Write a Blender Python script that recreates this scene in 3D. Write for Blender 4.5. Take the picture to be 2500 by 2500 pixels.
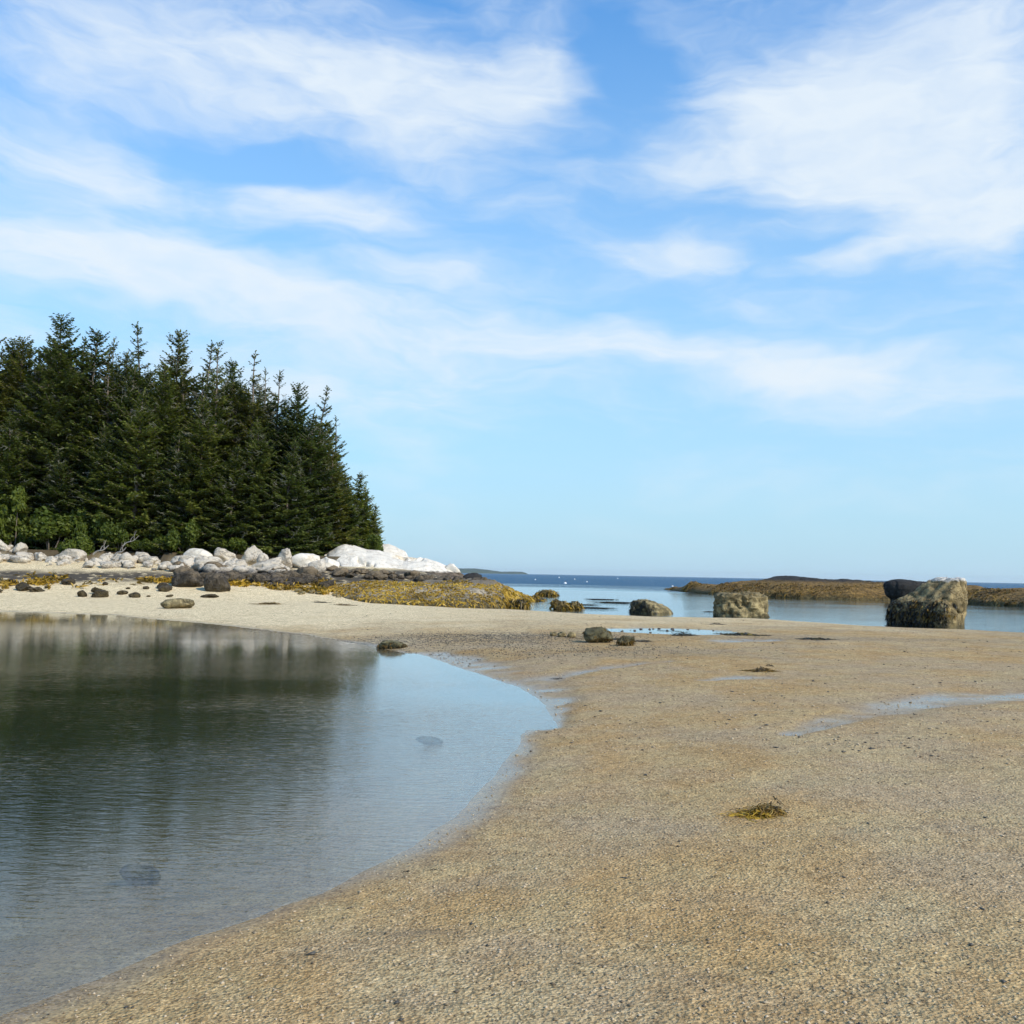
import bpy, bmesh, math, random
import numpy as np
from mathutils import Vector, Matrix

for o in list(bpy.data.objects):
    bpy.data.objects.remove(o)
scene = bpy.context.scene
COL = scene.collection
R = math.radians
random.seed(7)
rng = np.random.default_rng(11)

# ------------------------------------------------------------------ camera
FPX = 2337.0                     # focal length in pixels of the 2500 px picture
CAM = np.array([0.0, 0.0, 1.70])
PITCH = math.atan(150.5 / FPX)
ROLL = R(1.06)
_f = np.array([0, math.cos(PITCH), math.sin(PITCH)])
_r0 = np.array([1.0, 0, 0]); _u0 = np.array([0, -math.sin(PITCH), math.cos(PITCH)])
_r = _r0 * math.cos(ROLL) + _u0 * math.sin(ROLL)
_u = _u0 * math.cos(ROLL) - _r0 * math.sin(ROLL)
cd = bpy.data.cameras.new('camera')
cam = bpy.data.objects.new('camera', cd); COL.objects.link(cam)
m = Matrix(((_r[0], _u[0], -_f[0], CAM[0]), (_r[1], _u[1], -_f[1], CAM[1]), (_r[2], _u[2], -_f[2], CAM[2]), (0, 0, 0, 1)))
cam.matrix_world = m
cd.sensor_width = 36; cd.lens = 36 * FPX / 2500.0
cd.clip_start = 0.05; cd.clip_end = 90000
scene.camera = cam

def ray(px, py):                 # direction of a point of the 2500 px photograph
    d = _f * FPX + _r * (px - 1250) + _u * (1250 - py)
    return d / np.linalg.norm(d)
K = 2500 / 1932.0
def dray(x, y): return ray(x * K, y * K)
def at_y(x, y, Y):               # point on the plane y = Y
    d = dray(x, y); return CAM + d * (Y / d[1])
def at_z(x, y, z=0.0):           # point on the plane z
    d = dray(x, y); return CAM + d * ((z - CAM[2]) / d[2])

# ------------------------------------------------------------------ world, sun, exposure
SUN_EL, SUN_AZ = R(37), R(127)   # azimuth clockwise from +Y
W = bpy.data.worlds.new('World'); scene.world = W; W.use_nodes = True
scene.view_settings.view_transform = 'Standard'; scene.view_settings.look = 'None'
scene.view_settings.gamma = 1; scene.view_settings.exposure = 0.12
SKY_STRENGTH = 0.13
sl = bpy.data.lights.new('sun', 'SUN'); sl.energy = 4.2; sl.angle = R(0.55); sl.color = (1.0, 0.91, 0.76)
sun = bpy.data.objects.new('sun', sl); COL.objects.link(sun)
sdir = Vector((math.sin(SUN_AZ) * math.cos(SUN_EL), math.cos(SUN_AZ) * math.cos(SUN_EL), math.sin(SUN_EL)))
sun.rotation_euler = sdir.to_track_quat('Z', 'Y').to_euler(); sun.location = (40, -20, 60)

class NT:
    """small helper around a node tree"""
    def __init__(s, t): s.t = t; s.n = t.nodes; s.l = t.links
    def new(s, ty, **kw):
        nd = s.n.new(ty)
        for k, v in kw.items(): setattr(nd, k, v)
        return nd
    def put(s, sock, v):
        if v is None: return
        if hasattr(v, 'is_output'): s.l.new(v, sock)
        elif isinstance(v, (tuple, list)) and len(v) == 3 and sock.type == 'RGBA': sock.default_value = (*v, 1)
        else: sock.default_value = v
    def math(s, op, a, b=None, c=None, clamp=False):
        nd = s.new('ShaderNodeMath', operation=op, use_clamp=clamp)
        s.put(nd.inputs[0], a); s.put(nd.inputs[1], b); s.put(nd.inputs[2], c)
        return nd.outputs[0]
    def vmath(s, op, a, b=None):
        nd = s.new('ShaderNodeVectorMath', operation=op); s.put(nd.inputs[0], a)
        if op == 'SCALE': s.put(nd.inputs['Scale'], b)
        else: s.put(nd.inputs[1], b)
        return nd.outputs[0]
    def mapr(s, v, a, b, c=0.0, d=1.0, smooth=True):
        nd = s.new('ShaderNodeMapRange', interpolation_type='SMOOTHSTEP' if smooth else 'LINEAR')
        s.put(nd.inputs[0], v); s.put(nd.inputs[1], a); s.put(nd.inputs[2], b); s.put(nd.inputs[3], c); s.put(nd.inputs[4], d)
        return nd.outputs[0]
    def mix(s, f, a, b, blend='MIX'):
        nd = s.new('ShaderNodeMix', data_type='RGBA', blend_type=blend)
        s.put(nd.inputs[0], f); s.put(nd.inputs[6], a); s.put(nd.inputs[7], b)
        return nd.outputs[2]
    def noise(s, vec, scale, detail=4, rough=0.55, dist=0.0, out=0, dim='3D'):
        nd = s.new('ShaderNodeTexNoise', noise_dimensions=dim)
        s.put(nd.inputs['Vector'], vec); s.put(nd.inputs['Scale'], scale); nd.inputs['Detail'].default_value = detail
        nd.inputs['Roughness'].default_value = rough; nd.inputs['Distortion'].default_value = dist
        return nd.outputs[out]
    def voro(s, vec, scale, out='Color', feature='F1'):
        nd = s.new('ShaderNodeTexVoronoi', feature=feature)
        s.put(nd.inputs['Vector'], vec); nd.inputs['Scale'].default_value = scale
        return nd.outputs[out]
    def ramp(s, f, stops):
        nd = s.new('ShaderNodeValToRGB'); s.put(nd.inputs[0], f); e = nd.color_ramp.elements
        while len(e) < len(stops): e.new(0.5)
        for el, (p, c) in zip(e, stops): el.position = p; el.color = (*c, 1)
        return nd.outputs[0]
    def bump(s, h, strength, dist, normal=None):
        nd = s.new('ShaderNodeBump'); s.put(nd.inputs['Height'], h)
        s.put(nd.inputs['Strength'], strength); s.put(nd.inputs['Distance'], dist); s.put(nd.inputs['Normal'], normal)
        return nd.outputs[0]
    def attr(s, name, out=2):
        nd = s.new('ShaderNodeAttribute'); nd.attribute_name = name; return nd.outputs[out]
    def pos(s): return s.new('ShaderNodeNewGeometry').outputs['Position'] if False else s.new('ShaderNodeNewGeometry').outputs['Position']
    def sep(s, v):
        nd = s.new('ShaderNodeSeparateXYZ'); s.put(nd.inputs[0], v); return nd.outputs
    def comb(s, x, y, z):
        nd = s.new('ShaderNodeCombineXYZ')
        for i, v in enumerate((x, y, z)): s.put(nd.inputs[i], v)
        return nd.outputs[0]
    def pbsdf(s, color, rough=0.8, normal=None, spec=0.3, **kw):
        nd = s.new('ShaderNodeBsdfPrincipled'); s.put(nd.inputs['Base Color'], color); s.put(nd.inputs['Roughness'], rough)
        s.put(nd.inputs['Normal'], normal); s.put(nd.inputs['Specular IOR Level'], spec)
        for k, v in kw.items(): s.put(nd.inputs[k], v)
        return nd.outputs[0]

def build_world():
    w = NT(W.node_tree); w.n.clear()
    sky = w.new('ShaderNodeTexSky', sky_type='NISHITA')
    sky.sun_disc = False; sky.sun_elevation = SUN_EL; sky.sun_rotation = SUN_AZ
    sky.altitude = 0; sky.air_density = 1.0; sky.dust_density = 0.25; sky.ozone_density = 2.2
    d = w.vmath('NORMALIZE', w.new('ShaderNodeTexCoord').outputs['Generated'])
    x, y, z = w.sep(d)
    az = w.math('ARCTAN2', x, y); el = w.math('ARCSINE', z)
    ae = w.comb(az, w.math('MULTIPLY', el, 2.6), 0.0)
    # wind-drawn distortion of the cloud field
    warp = w.noise(ae, 4.2, 3, 0.6, 0.0, out=1, dim='2D')
    wv = w.vmath('MULTIPLY', w.vmath('SUBTRACT', warp, (0.5, 0.5, 0.5)), (0.14, 0.07, 0.0))
    aed = w.vmath('ADD', w.comb(az, el, 1.0), wv)
    azd, eld, _1 = w.sep(aed)
    fib = w.noise(w.comb(w.math('MULTIPLY_ADD', eld, 0.6, azd), w.math('MULTIPLY', eld, 3.4), 0.0), 5.5, 5, 0.6, 0.0, dim='2D')
    big = w.noise(w.comb(w.math('MULTIPLY', azd, 0.8), w.math('MULTIPLY', eld, 2.2), 0.0), 2.4, 1, 0.5, 0.0, dim='2D')
    lobes = [  # (x, y, half width, half height, tilt, strength) of the cloud banks in view
        (520, 140, 520, 95, 3, .62), (760, 185, 300, 48, 6, .42), (950, 200, 130, 60, -30, .42), (1010, 130, 70, 50, -40, .3), (130, 270, 170, 120, 20, .55),
        (610, 368, 140, 34, 8, .66), (400, 380, 230, 45, 4, .48), (190, 490, 260, 55, 4, .75), (430, 540, 300, 60, 6, .42),
        (380, 640, 520, 85, 2, .42), (1620, 170, 270, 150, -10, .95), (1620, 330, 270, 85, 10, .8), (1830, 190, 170, 170, 0, .6), (1230, 265, 90, 45, 25, .35),
        (1130, 440, 170, 36, 14, .62), (1240, 490, 190, 38, -8, .66), (1590, 482, 120, 17, -9, .62), (1240, 665, 330, 38, 8, .72),
        (1480, 705, 260, 30, 4, .42), (960, 620, 330, 60, 4, .45), (1780, 720, 220, 50, 0, .36), (820, 745, 330, 40, 0, .36),
        (1500, 580, 180, 32, 8, .34), (1860, 440, 120, 60, 10, .45), (850, 500, 160, 32, 8, .3),
        (1190, 160, 85, 95, 15, -.5), (1420, 395, 130, 50, 15, -.35), (480, 290, 260, 26, 4, -.4), (560, 445, 200, 26, 4, -.3), (1060, 560, 130, 35, 0, -.3)]
    acc = w.math('MULTIPLY', w.math('SUBTRACT', big, 0.36), 0.55)
    for (cx, cy, hw, hh, tilt, st) in lobes:
        v = dray(cx, cy); a0, e0 = math.atan2(v[0], v[1]), math.asin(v[2]); sa, se, t = hw * K / FPX * 1.9, hh * K / FPX * 1.9, -R(tilt)
        if abs(tilt) < 7:
            nd = w.new('ShaderNodeVectorMath', operation='MULTIPLY_ADD'); w.put(nd.inputs[0], aed); nd.inputs[1].default_value = (1 / sa, 1 / se, 0); nd.inputs[2].default_value = (-a0 / sa, -e0 / se, 0); vv = nd.outputs[0]
        else:
            c_, s_ = math.cos(t), math.sin(t)
            def dot(u1, u2, u3):
                nd = w.new('ShaderNodeVectorMath', operation='DOT_PRODUCT'); w.put(nd.inputs[0], aed); nd.inputs[1].default_value = (u1, u2, u3); return nd.outputs['Value']
            vv = w.comb(dot(c_ / sa, s_ / sa, -(c_ * a0 + s_ * e0) / sa), dot(-s_ / se, c_ / se, (s_ * a0 - c_ * e0) / se), 0.0)
        ln = w.new('ShaderNodeVectorMath', operation='LENGTH'); w.put(ln.inputs[0], vv)
        acc = w.math('MULTIPLY_ADD', w.mapr(ln.outputs['Value'], 1.0, 0.0), st, acc)
    cov = w.math('MULTIPLY_ADD', w.math('SUBTRACT', fib, 0.5), 1.3, acc)
    cov = w.math('MULTIPLY', w.mapr(cov, -0.14, 1.15, 0.02, 0.95), w.math('MULTIPLY', w.mapr(fib, 0.25, 0.6, 0.76, 1.0), w.mapr(w.noise(w.vmath('MULTIPLY', aed, (1.0, 2.2, 0.0)), 9.0, 3, 0.6, dim='2D'), 0.3, 0.6, 0.86, 1.0)))
    cov = w.math('MULTIPLY', cov, w.mapr(el, 0.03, 0.16, 0.25, 1.0))
    hs = w.new('ShaderNodeHueSaturation'); hs.inputs['Saturation'].default_value = 1.12; w.put(hs.inputs['Color'], sky.outputs[0])
    skyc = w.mix(1.0, hs.outputs[0], (0.66, 1.50, 1.92), 'MULTIPLY')
    # pale moist air above the horizon
    skyc = w.mix(w.mapr(el, 0.0, 0.62, 1.0, 0.0, False), skyc, (3.5, 5.05, 6.1))
    col = w.mix(cov, skyc, (5.75, 6.4, 7.0))
    bg = w.new('ShaderNodeBackground'); w.put(bg.inputs[0], col); bg.inputs[1].default_value = SKY_STRENGTH
    out = w.new('ShaderNodeOutputWorld'); w.l.new(bg.outputs[0], out.inputs[0])
build_world()
W.cycles.sampling_method = 'NONE'

# ------------------------------------------------------------------ numeric helpers
def _hash(ix, iy, iz, seed):
    h = (ix.astype(np.int64) * 374761393 + iy.astype(np.int64) * 668265263 + iz.astype(np.int64) * 2147483647 + seed * 1274126177) & 0xFFFFFFFF
    h = ((h ^ (h >> 13)) * 1274126177) & 0xFFFFFFFF
    h = (h ^ (h >> 16)) & 0xFFFF
    return h / 32767.5 - 1.0
def vnoise(p, seed=0):
    p = np.asarray(p, float); i = np.floor(p).astype(np.int64); f = p - i
    f = f * f * f * (f * (f * 6 - 15) + 10); r = 0
    for dx in (0, 1):
        for dy in (0, 1):
            for dz in (0, 1):
                w_ = (f[..., 0] if dx else 1 - f[..., 0]) * (f[..., 1] if dy else 1 - f[..., 1]) * (f[..., 2] if dz else 1 - f[..., 2])
                r = r + w_ * _hash(i[..., 0] + dx, i[..., 1] + dy, i[..., 2] + dz, seed)
    return r
def fbm(p, seed=0, oct=4, gain=0.5, lac=2.03):
    a, s, r = 1.0, 0.0, 0
    p = np.asarray(p, float)
    for k in range(oct):
        r = r + a * vnoise(p, seed + k * 17); s += a; a *= gain; p = p * lac + 3.7
    return r / s
def sstep(t):
    t = np.clip(t, 0, 1); return t * t * (3 - 2 * t)
def poly_dist(px, py, poly):     # distance to the outline, and inside test
    d = np.full(px.shape, 1e18); ins = np.zeros(px.shape, bool); n = len(poly)
    for i in range(n):
        x0, y0 = poly[i]; x1, y1 = poly[(i + 1) % n]
        ex, ey = x1 - x0, y1 - y0; L = ex * ex + ey * ey + 1e-12
        t = np.clip(((px - x0) * ex + (py - y0) * ey) / L, 0, 1)
        d = np.minimum(d, (px - x0 - t * ex) ** 2 + (py - y0 - t * ey) ** 2)
        c = (y0 > py) != (y1 > py)
        with np.errstate(divide='ignore', invalid='ignore'):
            xi = ex * (py - y0) / (ey if ey else 1e-12) + x0
        ins ^= c & (px < xi)
    return np.sqrt(d), ins
def line_dist(px, py, pts, wid):  # 0 in the middle of a band, 1 at its edge
    best = np.full(px.shape, 1e9)
    for (a, b, wa, wb) in zip(pts[:-1], pts[1:], wid[:-1], wid[1:]):
        ex, ey = b[0] - a[0], b[1] - a[1]; L = ex * ex + ey * ey
        t = np.clip(((px - a[0]) * ex + (py - a[1]) * ey) / L, 0, 1)
        best = np.minimum(best, np.hypot(px - a[0] - t * ex, py - a[1] - t * ey) / (wa + t * (wb - wa)))
    return best

def mesh_obj(name, v, quads=None, tris=None, mat=None, parent=None, smooth=True, attrs=None):
    me = bpy.data.meshes.new(name); v = np.asarray(v, np.float32)
    q = np.zeros((0, 4), np.int32) if quads is None else np.asarray(quads, np.int32).reshape(-1, 4)
    t = np.zeros((0, 3), np.int32) if tris is None else np.asarray(tris, np.int32).reshape(-1, 3)
    me.vertices.add(len(v)); me.vertices.foreach_set('co', v.ravel())
    idx = np.concatenate([q.ravel(), t.ravel()]); me.loops.add(len(idx)); me.loops.foreach_set('vertex_index', idx)
    st = np.concatenate([np.arange(len(q)) * 4, len(q) * 4 + np.arange(len(t)) * 3]).astype(np.int32)
    me.polygons.add(len(st)); me.polygons.foreach_set('loop_start', st)
    me.polygons.foreach_set('use_smooth', np.full(len(st), bool(smooth)))
    me.update(calc_edges=True); me.validate()
    for k, a in (attrs or {}).items():
        at = me.attributes.new(k, 'FLOAT', 'POINT'); at.data.foreach_set('value', np.asarray(a, np.float32))
    o = bpy.data.objects.new(name, me)
    if mat: me.materials.append(mat)
    COL.objects.link(o)
    if parent: o.parent = parent
    return o
def tag(o, label, cat, group=None):
    o['label'] = label; o['category'] = cat
    if group: o['group'] = group
    return o
def empty(name, loc=(0, 0, 0), rz=0.0):
    o = bpy.data.objects.new(name, None); COL.objects.link(o); o.location = loc; o.rotation_euler = (0, 0, rz); o.empty_display_size = 0.3
    return o
def grid_quads(n, m_, wrap=False):
    i, j = np.meshgrid(np.arange(n - 1), np.arange(m_ if wrap else m_ - 1), indexing='ij')
    j2 = (j + 1) % m_
    return np.stack([i * m_ + j, i * m_ + j2, (i + 1) * m_ + j2, (i + 1) * m_ + j], -1).reshape(-1, 4)
def MAT(name):
    mt = bpy.data.materials.new(name); mt.use_nodes = True; t = NT(mt.node_tree); t.n.clear()
    out = t.new('ShaderNodeOutputMaterial')
    return mt, t, out

# ------------------------------------------------------------------ shore lines and heights
def zz(pts): return [tuple(at_z(x, y)[:2]) for x, y in pts]
pool_edge = zz([(-40, 1152), (55, 1155), (200, 1160), (400, 1178), (560, 1196), (640, 1209), (700, 1219), (745, 1230), (800, 1250), (870, 1275),
                (930, 1298), (972, 1330), (992, 1366), (982, 1402), (942, 1452), (872, 1530), (800, 1582), (700, 1640), (600, 1686), (450, 1742), (300, 1796), (150, 1858)])
POOL = [(-90, 30), (-45, 33.5)] + pool_edge + [(-2.6, 2.6), (-4.5, -1), (-12, -12), (-90, -20)]
sea_edge = zz([(1932, 1196), (1862, 1191), (1760, 1187), (1690, 1185), (1560, 1176), (1450, 1169), (1350, 1167), (1250, 1165), (1150, 1161), (1060, 1156), (985, 1151)])
SEA = [(3000, -300), (200, 5), (70, 27)] + sea_edge + [(-1.6, 45), (-0.8, 50), (-1.5, 57), (-2.5, 64), (-4, 72), (-9, 82), (-20, 96), (-60, 112),
       (-200, 130), (-3000, 500), (-45000, 3000), (-45000, 60000), (60000, 60000), (60000, -4000)]
HEAD = [(-60, 50), (-40, 52), (-30, 54), (-16, 56.5), (-8.5, 59), (-6.5, 64), (-9, 74), (-20, 88), (-60, 102), (-110, 90), (-110, 60)]
PUD = at_z(1262, 1191, 0.21)     # tide puddle between the shore rocks
STREAKS = [([at_z(1490, 1376, .2), at_z(1600, 1350, .2), at_z(1700, 1331, .2), at_z(1880, 1316, .2), at_z(1990, 1312, .2)], [.12, .30, .42, .62, .62]),
           ([at_z(1000, 1277, .12), at_z(1080, 1263, .15), at_z(1160, 1254, .17), at_z(1260, 1246, .2)], [.5, .30, .30, .18]),
           ([at_z(1325, 1279, .2), at_z(1390, 1277, .2), at_z(1445, 1276, .2)], [.2, .42, .2]),
           ([at_z(790, 1232, .05), at_z(880, 1255, .05), at_z(960, 1283, .06), at_z(1030, 1320, .06), at_z(1040, 1365, .05)], [.8, 1.0, .75, .45, .25]),
           ([at_z(1380, 1211, .2), at_z(1440, 1208, .2)], [.6, .6])]
def streak(x, y):
    w_ = np.zeros(x.shape)
    nz = 0.55 * fbm(np.stack([x * 1.3, y * 0.9, x * 0], -1), 5, 3)
    for pts, wid in STREAKS:
        w_ = np.maximum(w_, sstep(1.35 - line_dist(x, y, pts, wid) + nz))
    return w_
def puddle(x, y):
    nz = 0.35 * fbm(np.stack([x * 0.9, y * 0.9, x * 0], -1), 8, 3)
    return np.hypot((x - PUD[0]) / 1.75, (y - PUD[1]) / 1.25) + nz
def H(x, y):
    x = np.asarray(x, float); y = np.asarray(y, float)
    dp, ip = poly_dist(x, y, POOL); ds, is_ = poly_dist(x, y, SEA)
    dp = np.where(ip, -dp, dp); ds = np.where(is_, -ds, ds)
    d = np.minimum(dp, ds)
    z = np.where(d > 0, 0.27 * (1 - np.exp(-np.maximum(d, 0) / 3.4)), 0)
    z = np.where(dp < 0, -1.3 * (1 - np.exp(np.minimum(dp, 0) / 11)), z)
    z = np.where(ds < 0, -np.minimum(0.05 * np.maximum(-ds, 0), 5.0) , z)
    dh, ih = poly_dist(x, y, HEAD); dh = np.where(ih, 0, dh)
    z = z + sstep(1 - dh / 15.0) * 1.75 * sstep(d / 3.0) + np.where(ih, 0.55, 0) * sstep(d / 3)
    p = np.stack([x, y, x * 0], -1)
    amp = np.clip(1 - np.hypot(x, y) / 400, 0, 1)
    z = z + amp * (0.035 * fbm(p * 0.35, 1, 3) * sstep((np.abs(d) + .3) / 3) + 0.012 * fbm(p * 1.1, 2, 3) * sstep((np.abs(d) + .1) / 1.6) + 0.003 * fbm(p * 5, 3, 2))
    z = z - 0.03 * streak(x, y) * (d > 0)
    pu = puddle(x, y)
    z = np.where(d > 0, z * sstep((pu - 0.9) / 0.7) + (0.205) * (1 - sstep((pu - 0.9) / 0.7)), z)
    return z
scene.cycles.max_bounces = 6; scene.cycles.diffuse_bounces = 2; scene.cycles.glossy_bounces = 3
scene.cycles.transparent_max_bounces = 8; scene.cycles.transmission_bounces = 3
scene.cycles.use_adaptive_sampling = True; scene.cycles.adaptive_threshold = 0.02
_gx, _gy = np.meshgrid(np.arange(-46, 46.01, 0.2), np.arange(1, 84.01, 0.2), indexing='ij'); _HG = H(_gx, _gy)
def HF(x, y):                    # heights from a table, for placing things
    u = np.clip((np.asarray(x, float) + 46) / .2, 0, _HG.shape[0] - 1.001); w_ = np.clip((np.asarray(y, float) - 1) / .2, 0, _HG.shape[1] - 1.001)
    i, j = u.astype(int), w_.astype(int); a, b = u - i, w_ - j
    return _HG[i, j] * (1 - a) * (1 - b) + _HG[i + 1, j] * a * (1 - b) + _HG[i, j + 1] * (1 - a) * b + _HG[i + 1, j + 1] * a * b
def ground(x, y):                # the point of the ground seen at a point of the photograph
    d = dray(x, y); t = np.geomspace(2, 200, 90)
    for _ in range(2):
        P = CAM + t[:, None] * d; below = P[:, 2] < HF(P[:, 0], P[:, 1])
        i = max(1, int(np.argmax(below))) if below.any() else len(t) - 1
        t = np.linspace(t[i - 1], t[i], 40)
    return P[i]
def gz(x, y): return float(HF(np.array([x]), np.array([y]))[0])

# ------------------------------------------------------------------ materials
def sand_material():
    mt, t, out = MAT('shell_sand'); P = t.pos(); x, y, z = t.sep(P)
    wet = t.attr('wet'); pale = t.attr('pale')
    patch = t.noise(P, 0.45, 4, 0.6); patch2 = t.noise(P, 1.7, 4, 0.6)
    base = t.mix(t.mapr(patch, 0.40, 0.60), (0.445, 0.288, 0.122), (0.42, 0.308, 0.175))
    base = t.mix(t.mapr(patch2, 0.40, 0.66, 0, 0.55), base, (0.50, 0.38, 0.19))
    base = t.mix(pale, base, (0.80, 0.65, 0.40))
    # coarse shell grains: every cell its own tone
    g1 = t.sep(t.voro(P, 95))[0]; g2 = t.sep(t.voro(P, 42))[1]; g3 = t.sep(t.voro(P, 20))[2]
    tone = t.ramp(g1, [(0.0, (0.36, 0.33, 0.30)), (0.25, (0.72, 0.70, 0.68)), (0.6, (1.0, 1.0, 1.0)), (0.9, (1.25, 1.26, 1.28)), (1.0, (1.5, 1.55, 1.65))])
    base = t.mix(0.75, base, tone, 'MULTIPLY')
    tone2 = t.ramp(g2, [(0.0, (0.42, 0.40, 0.38)), (0.15, (0.9, 0.88, 0.86)), (0.8, (1.05, 1.05, 1.05)), (1.0, (1.35, 1.36, 1.4))])
    base = t.mix(0.5, base, tone2, 'MULTIPLY')
    tone3 = t.ramp(g3, [(0.0, (0.55, 0.5, 0.46)), (0.10, (0.97, 0.97, 0.97)), (1.0, (1.1, 1.1, 1.1))])
    base = t.mix(0.45, base, tone3, 'MULTIPLY')
    sp = t.noise(t.vmath('MULTIPLY', P, (1.0, 0.55, 1)), 13, 4, 0.75)
    base = t.mix(t.mapr(y, 6, 25, 0.4, 0.9), base, t.ramp(sp, [(0.30, (0.52, 0.48, 0.43)), (0.47, (0.95, 0.95, 0.94)), (0.6, (1.06, 1.06, 1.06)), (0.75, (1.25, 1.25, 1.25))]), 'MULTIPLY')
    sp2 = t.noise(t.vmath('MULTIPLY', P, (0.55, 0.8, 1)), 5.5, 5, 0.8)
    base = t.mix(t.mapr(y, 6, 25, 0.25, 0.85), base, t.ramp(sp2, [(0.30, (0.50, 0.46, 0.40)), (0.46, (0.93, 0.93, 0.92)), (0.6, (1.05, 1.05, 1.05)), (0.72, (1.2, 1.2, 1.2))]), 'MULTIPLY')
    # far ripple marks and wrack lines
    wr = t.noise(t.vmath('MULTIPLY', P, (0.5, 2.2, 1)), 1.6, 5, 0.7)
    base = t.mix(t.mapr(wr, 0.58, 0.74, 0, 0.5), base, (0.17, 0.13, 0.085))
    mus = t.math('MULTIPLY', t.attr('mussel'), t.mapr(t.noise(P, 9.0, 4, 0.7), 0.42, 0.58))
    base = t.mix(t.math('MULTIPLY', mus, 0.72), base, (0.085, 0.075, 0.065))
    # wet sand: darker and shining
    base = t.mix(wet, base, t.mix(1.0, base, (0.60, 0.59, 0.58), 'MULTIPLY'))
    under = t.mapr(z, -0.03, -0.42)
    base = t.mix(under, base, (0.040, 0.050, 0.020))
    base = t.mix(t.math('MULTIPLY', t.attr('rocky'), t.mapr(t.noise(P, 2.2, 4, 0.6), 0.3, 0.5)), base, t.mix(t.noise(P, 6, 4, 0.7), (0.035, 0.03, 0.024), (0.12, 0.10, 0.075)))
    base = t.mix(t.attr('soil'), base, t.mix(patch2, (0.05, 0.04, 0.025), (0.16, 0.12, 0.07)))
    h = t.math('ADD', t.math('MULTIPLY', t.noise(P, 55, 3, 0.7), 0.6), t.math('MULTIPLY', t.voro(P, 60, 'Distance'), 0.5))
    h = t.math('ADD', h, t.math('MULTIPLY', t.noise(P, 9, 4, 0.6), 1.2))
    h = t.math('ADD', h, t.math('MULTIPLY', t.noise(t.vmath('MULTIPLY', P, (0.6, 1.0, 1)), 1.7, 3, 0.55), 4.5))
    str_ = t.mapr(wet, 0, 1, 0.85, 0.10)
    nb = t.bump(h, str_, 0.02)
    rough = t.mapr(wet, 0.0, 1.0, 0.9, 0.16)
    sh = t.pbsdf(base, rough, nb, t.mapr(wet, 0, 1, 0.15, 0.6))
    t.l.new(sh, out.inputs[0]); return mt

def water_material(name='sea_water_surface'):
    mt, t, out = MAT(name); P = t.pos(); x, y, z = t.sep(P)
    depth = t.attr('depth'); calm = t.attr('calm')     # calm: 1 in the sheltered pool and shallows, 0 out at sea
    n1 = t.noise(t.vmath('MULTIPLY', P, (1.0, 3.4, 1)), 4.6, 3, 0.55, 0.6)
    n2 = t.noise(t.vmath('MULTIPLY', P, (1.0, 2.4, 1)), 11.0, 3, 0.6, 0.4)
    gust = t.mapr(t.noise(t.vmath('MULTIPLY', P, (0.7, 1.0, 1)), 0.16, 3, 0.5), 0.36, 0.62, 0.35, 1.0)
    lee = t.attr('lee')
    hp = t.math('MULTIPLY', t.math('ADD', t.math('MULTIPLY', n1, 0.022), t.math('MULTIPLY', n2, 0.010)), t.math('MULTIPLY', gust, lee))
    # open sea: larger wind waves
    s1 = t.noise(t.vmath('MULTIPLY', P, (0.35, 1.0, 1)), 0.55, 5, 0.6, 0.3)
    s2 = t.noise(t.vmath('MULTIPLY', P, (0.5, 1.0, 1)), 0.12, 4, 0.6)
    hs = t.math('ADD', t.math('MULTIPLY', s1, 1.5), t.math('MULTIPLY', s2, 2.2))
    h = t.math('ADD', t.math('MULTIPLY', hp, calm), t.math('MULTIPLY', hs, t.math('SUBTRACT', 1.0, calm)))
    nb = t.bump(h, 1.0, 1.0)
    nd = t.new('ShaderNodeVectorMath', operation='DOT_PRODUCT'); t.put(nd.inputs[0], nb); t.put(nd.inputs[1], t.new('ShaderNodeNewGeometry').outputs['Incoming'])
    fres = t.math('MULTIPLY_ADD', t.math('POWER', t.math('SUBTRACT', 1.0, t.math('ABSOLUTE', nd.outputs['Value']), None, True), 5.0), 0.98, 0.02)   # Schlick, the same from both sides
    fres = t.math('MINIMUM', fres, t.mapr(calm, 0.0, 1.0, 0.36, 1.0, False))   # wave faces tilt towards the viewer out on the rough sea
    gl = t.new('ShaderNodeBsdfGlossy'); t.put(gl.inputs['Roughness'], t.mapr(calm, 0, 1, 0.25, 0.035)); t.put(gl.inputs['Normal'], nb); gl.inputs[0].default_value = (0.94, 0.97, 1, 1)
    tr = t.new('ShaderNodeBsdfTransparent'); t.put(tr.inputs[0], t.mix(t.mapr(depth, 0.0, 1.2, 0, 1, False), (0.93, 0.96, 0.95), (0.34, 0.45, 0.30)))
    df = t.new('ShaderNodeBsdfDiffuse'); t.put(df.inputs[0], t.mix(calm, (0.010, 0.065, 0.125), (0.022, 0.036, 0.018)))
    body = t.new('ShaderNodeMixShader'); t.put(body.inputs[0], t.mapr(depth, 0.05, 1.3, 0, 0.97, False)); t.l.new(tr.outputs[0], body.inputs[1]); t.l.new(df.outputs[0], body.inputs[2])
    mx = t.new('ShaderNodeMixShader'); t.put(mx.inputs[0], fres); t.l.new(body.outputs[0], mx.inputs[1]); t.l.new(gl.outputs[0], mx.inputs[2])
    t.l.new(mx.outputs[0], out.inputs[0]); return mt

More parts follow.
